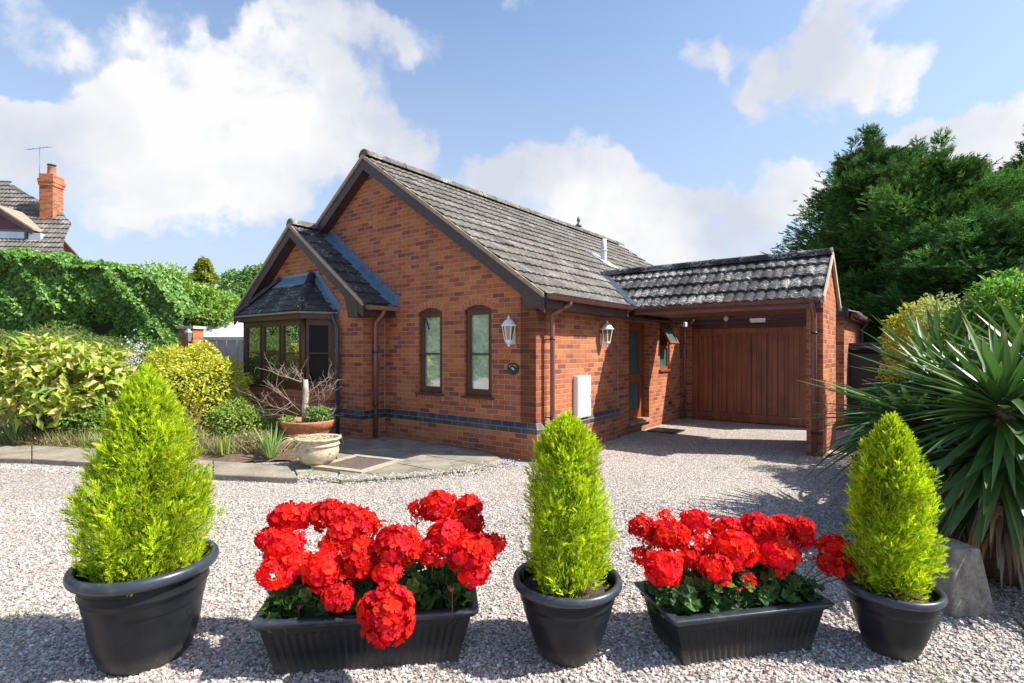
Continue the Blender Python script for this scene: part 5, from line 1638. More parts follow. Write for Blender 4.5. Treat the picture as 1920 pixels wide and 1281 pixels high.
# strappy clumps along the front of the bed
def clump(c, n, Lh, W, cols, label, name, cat, seed, spreadf=.35, mat=LEAF, group=None, dead=0):
    global rng
    rng = np.random.default_rng(seed)
    t = empty(name, (c[0], c[1], c[2] if len(c) > 2 else .06), 0, label, cat, group)
    straps(t, 'leaf_blades', n, Lh, W, cols, mat, spreadf)
    return t
def straps(t, nm, n, Lh, W, cols, mat, spreadf, base_r=.07, bend=.5, seg=5, vfold=.25):
    a = rng.uniform(0, 2 * np.pi, n)
    out = np.stack([np.cos(a), np.sin(a), np.zeros(n)], 1)
    b0 = out * base_r * rng.uniform(0, 1, (n, 1))
    tilt = rng.uniform(.05, 1, (n, 1)) * spreadf
    D = unit(out * tilt + np.array([0, 0, 1.0]))
    L = Lh * rng.uniform(.6, 1.1, (n, 1)); s = unit(np.cross(D, rand_unit(n)))
    V = []
    for i in range(seg + 1):
        f = i / seg
        c = b0 + D * L * f + (out * .6 - np.array([0, 0, .5])) * L * bend * tilt * f ** 2.2
        w = W / 2 * (1 - f ** 2.5) * (.7 + .6 * f * (1 - f) * 2)
        V.append(np.stack([c - s * w, c + s * w], 1))
    V = np.stack(V, 1)        # n, seg+1, 2, 3
    m = 2 * (seg + 1)
    Fq = np.array([[2 * i, 2 * i + 1, 2 * i + 3, 2 * i + 2] for i in range(seg)])
    Fq = (np.arange(n)[:, None, None] * m + Fq[None]).reshape(-1, 4)
    return np_mesh(nm, V.reshape(-1, 3), Fq, mat, t, rep(pal(n, cols, .18), m), True)
IR = [(.17, .30, .12), (.24, .38, .14), (.12, .24, .07)]
ig = 'strappy iris clumps along the front of the bed'
clump((-7.85, 8.35), 46, .52, .034, IR, "pale green iris clump at the far left of the bed edge", 'iris_clump', 'iris', 41, .55, group=ig)
clump((-3.36, 7.36), 30, .50, .030, [(.22, .38, .10), (.30, .44, .12)], "tallest iris clump, beside the cream urn", 'iris_clump', 'iris', 42, .55, group=ig)
clump((-4.05, 7.42), 14, .36, .026, [(.22, .36, .06), (.30, .42, .08)], "small upright iris clump left of the tallest one", 'iris_clump', 'iris', 43, .3, group=ig)
clump((-4.85, 7.9), 22, .36, .024, IR, "thin iris clump just right of the left conifer", 'iris_clump', 'iris', 44, .5, group=ig)
clump((-6.35, 8.2), 34, .30, .026, [(.28, .40, .22), (.35, .44, .2)], "low grey-green iris clump just left of the left conifer", 'iris_clump', 'iris', 45, .9, group=ig)
# dry stalks & ground cover in the bed: uncountable
rng = np.random.default_rng(46)
n = 9000
x = rng.uniform(-10, -3.25, n); yb = np.interp(x, [-10, -7.3, -5.6, -4.1, -3.0], [8.45, 8.2, 7.85, 7.4, 7.5]); P = np.stack([x, yb + np.abs(rng.normal(0, .35, n)), np.full(n, .06)], 1)
V, Fc = blades(P, unit(rng.normal(0, .5, (n, 3)) + [0, 0, .9]), rng.uniform(.06, .34, n), .012)
tag(np_mesh('dry_ground_cover', V, Fc, DRY, None, rep(pal(n, [(.40, .30, .16), (.28, .20, .10), (.16, .24, .06), (.30, .36, .10), (.22, .13, .07)], .2), 3)), "tangle of dry stalks and weeds along the front of the planting bed", "weeds", kind='stuff')
n = 4600
x = rng.uniform(-12, -3.3, n); yb = np.interp(x, [-12, -7.3, -5.6, -4.1, -3.0], [8.4, 8.15, 7.85, 7.4, 7.5])
P = np.stack([x, yb + rng.uniform(0, 2.2, n) * np.clip((-3 - x) / 2, 0, 1), rng.uniform(.08, .20, n)], 1)
V, Fc = leaves(P, unit(rng.normal(0, 1, (n, 3)) * [1, 1, .4]), unit(rng.normal(0, .4, (n, 3)) + [0, 0, 1]), .05, .03)
tag(np_mesh('ground_cover', V, Fc, LEAF, None, rep(pal(n, [(.14, .22, .05), (.22, .30, .07), (.26, .18, .09), (.34, .26, .14)], .2), 5)), "low leafy ground cover and leaf litter between the shrubs", "ground cover", kind='stuff')
# weeds on gravel / patio
n = 700
cs_ = [G(px, py) for px, py in ((640, 898), (915, 878), (760, 858), (30, 1160), (350, 905), (1350, 880), (1395, 868), (1445, 878), (1299, 800), (700, 860), (1760, 1275), (730, 893), (590, 885))]
i = rng.integers(0, len(cs_), n); P = np.array([(*cs_[k], .02) for k in i]) + rng.normal(0, 1, (n, 3)) * [.07, .05, 0]
V, Fc = blades(P, unit(rng.normal(0, .7, (n, 3)) + [0, 0, .8]), rng.uniform(.015, .05, n), .006)
tag(np_mesh('weeds', V, Fc, LEAF, None, rep(pal(n, [(.22, .34, .06), (.30, .38, .10)], .2), 3)), "tiny green weeds sprouting through the gravel and paving", "weeds", kind='stuff')

n = 420; P = np.stack([rng.uniform(-6, 5, n), rng.uniform(2.2, 7.2, n), np.full(n, .022)], 1)
V, Fc = leaves(P, unit(rng.normal(0, 1, (n, 3)) * [1, 1, .2]), unit(rng.normal(0, .3, (n, 3)) + [0, 0, 1]), rng.uniform(.012, .035, n), .012)
tag(np_mesh('fallen_leaves', V, Fc, DRY, None, rep(pal(n, [(.34, .22, .12), (.22, .13, .08), (.45, .36, .2), (.25, .30, .10)], .2), 5)), "dry fallen leaves and bits scattered over the gravel", "leaves", kind='stuff')
# ------------------------------------------------------------------ pots by the bay
ux, uy = G(583, 884)
t = empty('cream_urn', (ux, uy + .24, .035), 0, "weathered cream rounded urn with dry grass, on the patio edge", "urn")
b_ = MB(); b_.lathe([(.13, 0), (.15, .01), (.20, .05), (.255, .12), (.272, .19), (.262, .245), (.262, .26), (.285, .27), (.272, .285), (.262, .32), (.282, .335), (.300, .345), (.298, .365), (.27, .37), (.245, .35), (.24, .30)], seg=48, cap0=True)
b_.build('body', m_plain("cream stoneware", (.54, .46, .33), .75, .28, 6, .5, 30, dirt=(.28, .23, .11)), t)
b_ = MB(); b_.lathe([(.245, .31), (0, .33)], seg=24); b_.build('soil', SOIL, t)
rng = np.random.default_rng(50)
t2 = empty('dry_grass', (ux - .02, uy + .24, .36), 0, "straw-coloured dry grass spilling left out of the cream urn", "grass")
n = 620; a = rng.uniform(0, 2 * np.pi, n)
out = np.stack([np.cos(a) - .75, np.sin(a) * .8, np.zeros(n)], 1)
L = rng.uniform(.15, .42, (n, 1)); P0 = rng.normal(0, .09, (n, 3)) * [1, 1, 0]; Vs = []
sd = unit(np.cross(out + [0, 0, .01], rand_unit(n)))
for i in range(6):
    f = i / 5
    c = P0 + out * L * f * .75 + np.array([0, 0, 1.0]) * (L * (.75 * f - 1.1 * f * f))
    w = .0055 * (1 - f * .7); Vs.append(np.stack([c - sd * w, c + sd * w], 1))
Vs = np.stack(Vs, 1); Fq = np.array([[2 * i, 2 * i + 1, 2 * i + 3, 2 * i + 2] for i in range(5)]); Fq = (np.arange(n)[:, None, None] * 12 + Fq[None]).reshape(-1, 4)
np_mesh('grass_blades', Vs.reshape(-1, 3), Fq, DRY, t2, rep(pal(n, [(.62, .50, .30), (.50, .38, .20), (.70, .60, .40)], .15), 12))
tx, ty = -3.07, 7.95
t = empty('terracotta_pot', (tx, ty, .02), 0, "wide terracotta bowl behind the cream urn, by the bay window", "pot")
b_ = MB(); b_.lathe([(.22, 0), (.25, .05), (.335, .36), (.345, .37), (.365, .375), (.385, .46), (.390, .475), (.375, .49), (.355, .485), (.33, .40)], seg=48, cap0=True)
b_.build('body', m_plain("terracotta", (.48, .17, .075), .8, .2, 5, .3, 40, dirt=(.55, .34, .22)), t)
b_ = MB(); b_.lathe([(.345, .43), (0, .45)], seg=24); b_.build('soil', SOIL, t)
# bare pruned shrub in it
random.seed(52)
t3 = empty('bare_shrub', (tx + .0, ty, .45), 0, "leafless pruned shrub with a pale stump, growing in the terracotta bowl", "shrub")
s_ = MB(); s_.tube([(-.04, 0, -.02), (-.05, 0, .25), (-.035, .0, .48), (-.045, 0, .66)], [.055, .046, .040, .036], 12)
s_.build('trunk', m_plain("pale bark", (.42, .36, .29), .9, .3, 14, .7, 30), t3)
tw = MB()
def branch(p, d, L, r, depth):
    pts = [p]; q = p; dd = d
    for i in range(4):
        dd = (dd + Vector((random.gauss(0, .14), random.gauss(0, .14), random.gauss(.03, .12)))).normalized()
        q = q + dd * L / 4; pts.append(q)
        if depth > 0 and i > 0:
            for _ in range(2 if depth > 1 else 1):
                d2 = (dd + Vector((random.gauss(0, .6), random.gauss(0, .6), random.gauss(.15, .6)))).normalized()
                branch(q, d2, L * random.uniform(.3, .55), r * .55, depth - 1)
    tw.tube(pts, [r * .62, r * .5, r * .42, r * .32, r * .22], 5)
for (dx, dz, L, z0) in ((-1, .42, .95, .1), (-1, .8, .72, .12), (-1, .28, .6, .62), (-1, .05, .95, .1), (-.7, .2, .5, .6), (1, .75, .6, .1), (1, .5, .62, .3), (.7, .3, .5, .45), (.4, 1.0, .45, .2), (-.4, 1.1, .55, .3), (-.2, .1, .35, .64), (1, .1, .5, .2), (-.8, .6, .7, .2), (.8, .9, .5, .3)):
    branch(Vector((-.04, 0, z0)), Vector((dx, random.uniform(-.5, .3), dz)).normalized(), L * .82, .009, 2)
tw.build('branches', m_plain("grey twigs", (.36, .28, .22), .85, .25, 20), t3)
shrub('trailing_plant', (tx + .17, ty - .05, .56), (.22, .2, .16), 750, .05, .024, [(.16, .30, .07), (.25, .38, .12), (.12, .22, .05)], "small leafy green plant on the right side of the terracotta bowl", "plant", 53, LEAF, shell=.8, nt=8, zmin=.46)
shrub('creeping_plant', (tx - .26, ty - .12, .50), (.14, .12, .07), 260, .045, .024, [(.18, .32, .06), (.3, .4, .1)], "little green creeper on the left lip of the terracotta bowl", "plant", 54, LEAF, shell=.8, nt=4, zmin=.44)

# ------------------------------------------------------------------ ivy hedge
def ivy():
    global rng
    rng = np.random.default_rng(60)
    t = empty('ivy_hedge', (-12, 13.6, 0), 0, "tall dense dark green ivy hedge across the left background", "hedge")
    # spine: from right end to left, then an unseen arm forward, added for window reflections
    sp = np.array([(-8.5, 13.9), (-10.5, 13.7), (-13, 13.6), (-16, 13.4), (-19, 12.6), (-20.5, 9), (-20.5, 4), (-20, -1)], float)
    seg = np.diff(sp, axis=0); sl = np.linalg.norm(seg, axis=1); cum = np.concatenate([[0], np.cumsum(sl)])
    def topz(s): return np.interp(s, [0, .6, 1.6, 3.4, 5.5, 8, 14, 30], [2.6, 3.5, 3.75, 3.95, 4.15, 4.35, 4.4, 4.2])
    n = 95000
    s = np.where(rng.uniform(size=n) < .72, rng.uniform(0, 7.5, n), rng.uniform(7.5, cum[-1], n))
    x = np.interp(s, cum, sp[:, 0]); y = np.interp(s, cum, sp[:, 1])
    k = np.clip(np.searchsorted(cum, s, side='right') - 1, 0, len(seg) - 1)
    tan = seg[k] / sl[k][:, None]; nn = np.stack([-tan[:, 1], tan[:, 0]], 1) * 1.0   # towards the garden side
    # garden side = towards camera
    flip = np.sign((0 - x) * nn[:, 0] + (5 - y) * nn[:, 1]); nn *= flip[:, None]
    tz = topz(s)
    v = rng.uniform(0, 1.25, n)
    on_top = v > 1
    z = np.where(on_top, tz, v * tz)
    bump = .10 * np.sin(s * 2.1 + z * 1.7) * np.cos(z * 2.6 - s * 1.3) + .09 * np.sin(s * 6.3 + 1) * np.sin(z * 5.1) + .07 * np.sin(s * 13) * np.cos(z * 11)
    # a hollow near the right-hand end
    hole = np.exp(-(((s - 2.25) / .75) ** 2 + ((z - 2.15) / .42) ** 2)) + .8 * np.exp(-(((s - 1.5) / .35) ** 2 + ((z - 1.9) / .5) ** 2))
    dep = np.where(on_top, rng.uniform(-.6, .6, n), .55 + bump - .46 * hole * .8 - np.abs(rng.normal(0, .07, n)))
    z = z + np.where(on_top, bump * .8 + .05, 0) - np.where(on_top, .5 * np.abs(dep) ** 2, 0)
    P = np.stack([x + nn[:, 0] * dep - (-12), y + nn[:, 1] * dep - 13.6, z], 1)
    N3 = np.stack([nn[:, 0] + .35, nn[:, 1], np.where(on_top, 2.0, .8)], 1)
    N3 = unit(N3 + rng.normal(0, .38, (n, 3)))
    D = unit(np.cross(N3, rand_unit(n)) + np.array([0, 0, -.6]))
    V, Fc = leaves(P, D, N3, rng.uniform(.06, .12, n), rng.uniform(.06, .11, n), .08, .1)
    T = rep(pal(n, [(.085, .20, .028), (.13, .27, .036), (.06, .145, .025), (.19, .35, .05), (.28, .40, .08)], .2, [.32, .3, .2, .14, .04]), 5)
    np_mesh('foliage', V, Fc, LEAF_GLOSS, t, T)
    # dark panels behind the leaves, hedge shade put into their colour
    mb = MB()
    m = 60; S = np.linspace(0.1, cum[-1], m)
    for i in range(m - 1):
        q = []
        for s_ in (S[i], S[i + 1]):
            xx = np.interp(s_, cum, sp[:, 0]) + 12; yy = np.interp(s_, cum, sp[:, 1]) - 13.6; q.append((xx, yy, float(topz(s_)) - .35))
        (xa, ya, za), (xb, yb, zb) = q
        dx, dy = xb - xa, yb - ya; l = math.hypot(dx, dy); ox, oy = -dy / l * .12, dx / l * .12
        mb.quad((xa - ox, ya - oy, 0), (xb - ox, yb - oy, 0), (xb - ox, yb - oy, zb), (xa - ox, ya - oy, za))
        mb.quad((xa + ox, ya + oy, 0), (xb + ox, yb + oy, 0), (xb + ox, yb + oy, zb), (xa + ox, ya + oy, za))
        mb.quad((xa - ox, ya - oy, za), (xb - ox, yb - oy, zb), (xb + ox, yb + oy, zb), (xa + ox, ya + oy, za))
    mb.build('dark_core', DARKCORE, t)
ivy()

def broad_tree(c, H, Rr, n, L, cols, label, seed, zc0=.55, lob=9, name='leafy_tree', mat=LEAF, group=None, ry=None):
    global rng
    rng = np.random.default_rng(seed); random.seed(seed)
    t = empty(name, (c[0], c[1], 0), 0, label, 'tree', group)
    Ps = []; Ns = []
    br = MB(); br.tube([(0, 0, 0), (.05, 0, H * .3), (0, .05, H * .55), (0, 0, H * .85)], [.13, .10, .07, .02], 8)
    for i in range(lob):
        a = random.uniform(0, 6.28); rr = random.uniform(.15, .7) * Rr; z = random.uniform(.30, .84) * H
        if i == 0: rr, z = .1 * Rr, .84 * H
        q = (math.cos(a) * rr, math.sin(a) * rr, z); s = random.uniform(.32, .52) * Rr
        P, N = ell_points(q, (s, s, s * .8), n // lob, 6, .5, zmin=.3); Ps.append(P); Ns.append(N)
        br.tube([(0, 0, H * .35 * random.uniform(.6, 1)), (q[0] * .5, q[1] * .5, (q[2] + H * .4) / 2), q], [.05, .035, .015], 6)
    leafmesh('crown', np.concatenate(Ps), np.concatenate(Ns), L, L * .55, cols, mat, t, None, .2)
    br.build('trunk', BARK, t)
    return t
BG = [(.20, .36, .055), (.27, .45, .07), (.14, .27, .045), (.36, .50, .10)]
tg = 'leafy trees behind the ivy hedge'
broad_tree((-11.9, 18.0), 4.5, 1.9, 9000, .15, BG, "round bright green tree showing over the right end of the ivy hedge", 71, group=tg)
broad_tree((-9.9, 16.5), 3.75, 1.5, 9000, .14, BG, "bright green tree behind the shed roof", 72, group=tg)
broad_tree((-9.1, 19.0), 4.85, 1.7, 9000, .14, [(.16, .30, .06), (.24, .38, .09), (.10, .20, .045)], "pale green tree rising beside the bay roof", 73, group=tg)
broad_tree((-8.6, 14.9), 2.9, .9, 5000, .12, [(.20, .34, .05), (.30, .42, .08), (.13, .24, .04)], "lowest light green tree between the ivy hedge and the lantern pillar", 74, group=tg)
def small_conifer():
    global rng
    rng = np.random.default_rng(75)
    t = empty('yellow_conifer', (-14.3, 24.5, 0), 0, "small yellow-green conifer poking above the far trees", "conifer")
    n = 9000; H = 5.75
    z = rng.uniform(0, 1, n) ** 1.1; lay = np.clip(z * .5 + .5 * (np.floor(z * 9) / 9) + rng.uniform(0, .06, n), 0, 1); a = rng.uniform(0, 2 * np.pi, n)
    r = (1 - lay) * 3.3 * rng.uniform(.5, 1, n) * (.85 + .25 * np.sin(a * 5 + lay * 30))
    P = np.stack([np.cos(a) * r, np.sin(a) * r, lay * H + .12 * r], 1)
    out = np.stack([np.cos(a), np.sin(a), np.full(n, .35)], 1)
    V, Fc = leaves(P, unit(out + rng.normal(0, .3, (n, 3))), unit(rng.normal(0, .4, (n, 3)) + [0, 0, 1]), .26, .12)
    np_mesh('crown', V, Fc, NEEDLE, t, rep(pal(n, [(.28, .34, .05), (.36, .40, .07), (.18, .24, .04)], .2), 5))
    b_ = MB(); b_.tube([(0, 0, 0), (0, 0, H * .9)], [.12, .02], 8); b_.build('trunk', BARK, t)
small_conifer()

# ------------------------------------------------------------------ big conifers on the right
def conifer(c, H, Rr, label, seed, nb=150, cols=None, skew=0, zlow=.06, name='tall_conifer'):
    global rng
    rng = np.random.default_rng(seed); random.seed(seed)
    t = empty(name, (c[0], c[1], 0), 0, label, 'conifer', 'tall dark conifers behind the carport')
    tb = MB(); tb.tube([(0, 0, 0), (0, 0, H * .4), (skew * .5, 0, H * .75), (skew, 0, H * .97)], [.24, .17, .08, .02], 10)
    PP = []; DD = []; TT = []
    nper = 120
    f = rng.uniform(zlow, 1, nb) ** .85; a = rng.uniform(0, 2 * np.pi, nb)
    # several competing leaders give the ragged top
    reach = Rr * (1 - f ** 1.8) ** .75 * rng.uniform(.62, 1.14, nb) + .22
    for i in range(nb):
        o = np.array([math.cos(a[i]), math.sin(a[i]), 0.])
        rise = rng.uniform(.35, .95) + .9 * f[i]
        b0 = np.array([skew * f[i], 0, f[i] * H * .86]); L = reach[i] * 1.05
        s = rng.uniform(.25, 1, nper) ** .7
        path = b0 + o * (L * s)[:, None] + np.array([0, 0, 1.]) * (L * (rise * s * .62 - .20 * s ** 2.5 * (1 - f[i])))[:, None]
        wd = L * .17 * (1.15 - s * .75) + .05
        off_ = rng.normal(0, 1, (nper, 3)) * wd[:, None] * np.array([1, 1, .55])
        P = path + off_
        D = unit(o * .9 + np.array([0, 0, .30 + .7 * f[i]]) + off_ / wd[:, None] * .35 + rng.normal(0, .22, (nper, 3)))
        PP.append(P); DD.append(D); TT.append(np.full(nper, rng.uniform(.45, 1.5)))
        if i % 2 == 0:
            e = b0 + o * L * .8 + np.array([0, 0, 1.]) * L * (rise * .8 * .62 - .1)
            tb.tube([tuple(b0), tuple((b0 + e) / 2 + [0, 0, -.05]), tuple(e)], [.035, .022, .008], 5)
    # upright leaders that break the outline
    for i in range(11):
        aa = random.uniform(0, 6.28); ff = random.uniform(.55, 1.0) if i else 1.0
        rr = Rr * (1 - ff ** 1.8) ** .75 * random.uniform(.35, .85) if i else 0
        b0 = np.array([skew * ff + math.cos(aa) * rr, math.sin(aa) * rr, ff * H * .82]); hh = random.uniform(.9, 1.6) * (.16 * H)
        m_ = 150; s = rng.uniform(0, 1, m_)
        wd = .05 + .30 * (1 - s)
        off_ = rng.normal(0, 1, (m_, 3)) * wd[:, None] * np.array([.7, .7, .3])
        PP.append(b0 + np.array([0, 0, 1.]) * (hh * s)[:, None] + off_); DD.append(unit(np.array([0, 0, 1.0]) + unit(off_) * .8 + rng.normal(0, .2, (m_, 3)))); TT.append(np.full(m_, rng.uniform(.9, 1.2)))
        tb.tube([tuple(b0 - [0, 0, .3]), tuple(b0 + [0, 0, hh])], [.03, .006], 5)
    P = np.concatenate(PP); D = np.concatenate(DD); T = np.concatenate(TT)
    ok = P[:, 2] > .1; P = P[ok]; D = D[ok]; T = T[ok]
    n = len(P)
    # every frond: a leader with drooping feathery fingers
    k = 7
    sl = rng.uniform(.16, .34, n); side = unit(np.cross(D, rand_unit(n) * .6 + [0, 0, 1]))
    A = [P]; B = [D]; C = [sl]
    for j in range(1, k):
        fj = j / k; sg = 1 if j % 2 else -1
        A.append(P + D * (sl * fj * .9)[:, None] - np.array([0, 0, .03]) * fj); B.append(unit(D * .9 + side * sg * .75 - np.array([0, 0, .18]) + rng.normal(0, .12, (n, 3)))); C.append(sl * (.70 - .45 * fj))
    A = np.concatenate(A); B = np.concatenate(B); C = np.concatenate(C)
    V, Fc = blades(A, B, C, .034)
    base = pal(n, cols or [(.055, .130, .030), (.078, .165, .036), (.038, .090, .026), (.11, .21, .045)], .2, [.34, .3, .22, .14]) * T[:, None]
    np_mesh('crown', V, Fc, NEEDLE_D, t, rep(np.tile(base, (k, 1)), 3))
    tb.build('trunk', BARK, t)
conifer((12.3, 18.0), 9.0, 2.8, "tallest dark conifer, rising just right of the carport roof", 81, 250)
conifer((10.9, 17.2), 6.2, 1.5, "shorter dark conifer at the left flank of the group, beside the carport ridge", 82, 150)
conifer((12.2, 15.0), 7.3, 2.6, "mid green drooping conifer in front of the tallest one", 83, 230, [(.070, .165, .032), (.10, .21, .040), (.048, .115, .028), (.14, .26, .05)])
conifer((15.6, 16.0), 7.9, 2.5, "dark conifer near the right edge with two pointed tops", 84, 200, skew=.3)
conifer((14.2, 18.5), 8.6, 2.2, "thin-topped conifer standing between the tallest and the right-hand one", 85, 150)
conifer((11.2, 12.6), 4.9, 2.0, "low bushy conifer spreading above the golden hedge plants", 86, 170, [(.050, .13, .03), (.075, .17, .04), (.10, .21, .05)])
conifer((17.8, 15.5), 7.4, 2.4, "conifer cut by the right edge of the view", 87, 150)

# ------------------------------------------------------------------ right-hand border
shrub('golden_hedge_shrub', (5.75, 7.35, 1.45), (.55, .55, .80), 5200, .062, .032, [(.42, .46, .05), (.52, .52, .09), (.30, .36, .04), (.50, .26, .10)], "golden-yellow shrub with orange tips beyond the spiky plant", "shrub", 91, LEAF, [.4, .3, .24, .06], shell=.5)
shrub('laurel_shrub', (5.95, 6.0, 1.42), (1.0, .95, 1.02), 11000, .10, .045, [(.13, .30, .035), (.19, .38, .05), (.08, .19, .03), (.26, .44, .07)], "fresh green broad-leaved shrub at the right edge behind the spiky plant", "shrub", 92, LEAF, shell=.55, lumps=9)
shrub('pale_shrub', (5.35, 6.6, 1.9), (.35, .3, .40), 700, .05, .025, [(.30, .38, .12), (.38, .44, .18)], "thin pale green sprig between the golden shrub and the laurel", "shrub", 93, LEAF, shell=.9, zmin=1.3)
shrub('shade_shrub', (4.85, 5.75, .50), (.95, 1.0, .72), 9000, .11, .05, [(.05, .12, .03), (.08, .17, .04), (.035, .08, .022)], "low dark green shrub added behind the spiky plant to shade the gravel", "shrub", 94, LEAF, shell=.6, lumps=8)  # mostly hidden, added to cast the shadow on the gravel
# dark shed roof edge on the right
t = empty('garden_shed', (9.30, 8.55, .28), R(-37), "dark timber shed whose sloping roof edge shows above the laurel", "shed")
b_ = MB(); b_.box(-1.2, 1.2, -1.2, 1.2, 0, 2.2)
b_.prism([(-1.2, -1.2, 2.2), (1.2, -1.2, 2.2), (0, -1.2, 3.05)], (0, 2.4, 0)); b_.build('wall', BARGE, t)
b_ = MB()
for s in (1, -1): b_.prism([(0, -1.5, 3.16), (s * 1.55, -1.5, 2.08), (s * 1.55, 1.5, 2.08), (0, 1.5, 3.16)], (0, 0, .06))
b_.build('roof', m_plain("brown roof felt", (.12, .085, .07), .85, .3, 10, .5), t)
b_ = MB(); b_.prism([(0, -1.53, 3.2), (-1.58, -1.53, 2.10), (-1.58, -1.53, 1.94), (0, -1.53, 3.04)], (0, .03, 0)); b_.prism([(0, -1.53, 3.2), (1.58, -1.53, 2.10), (1.58, -1.53, 1.94), (0, -1.53, 3.04)], (0, .03, 0)); b_.build('bargeboard', BARGE, t)
# black tank
t = empty('oil_tank', (7.35, 10.9, 0), R(-37), "black lidded tank beyond the garage wall, partly behind spiky leaves", "tank")
b_ = MB(); b_.box(-.42, .42, -.35, .35, 0, 1.50); b_.box(-.40, .40, -.33, .33, 1.50, 1.56); b_.build('body', BLACK, t, bevel=.03)
b_ = MB(); b_.box(-.50, .50, -.43, .43, 1.57, 1.63); b_.box(-.42, .42, -.34, .34, 1.631, 1.70); b_.box(-.12, .12, -.48, -.43, 1.58, 1.62); b_.build('lid', m_plain("blue black plastic", (.03, .04, .055), .3, .1, 5), t, bevel=.015)
# back fence hidden in the shade under the conifers
t = empty('fence', (11.5, 13.2, 0), R(-8), "dark timber fence in the shade beneath the conifers", "fence")
b_ = MB(); x = -5.0
while x < 5: b_.box(x, x + .145, -.01, .012, .05, 1.75); x += .15
b_.build('boards', BARGE, t)
for i in range(5):
    b_ = MB(); b_.box(-5 + i * 2.45, -4.9 + i * 2.45, .02, .12, 0, 1.8); b_.build('post', BARGE, t)

# concrete block
t = tag(None, None) if False else None
b_ = MB()
bx, by = 2.68, 3.20
pts0 = [(-.145, -.13, 0), (.145, -.13, 0), (.145, .13, 0), (-.145, .13, 0)]; pts1 = [(-.095, -.09, .385), (.085, -.09, .385), (.085, .09, .385), (-.095, .09, .385)]
b_.face([b_.pt(p) for p in pts1]); 
for i in range(4):
    j = (i + 1) % 4; b_.quad(pts0[i], pts0[j], pts1[j], pts1[i])
b_.face([b_.pt(p) for p in reversed(pts0)])
o = b_.build('concrete_block', m_plain("pitted grey concrete", (.24, .21, .175), .95, .45, 14, 1.0, 28, dirt=(.12, .11, .10)), None, bevel=.012)
o.location = (bx, by, 0); o.rotation_euler = (0, 0, R(6))
tag(o, "tapered grey concrete block under the spiky plant's dead leaves", "concrete block")

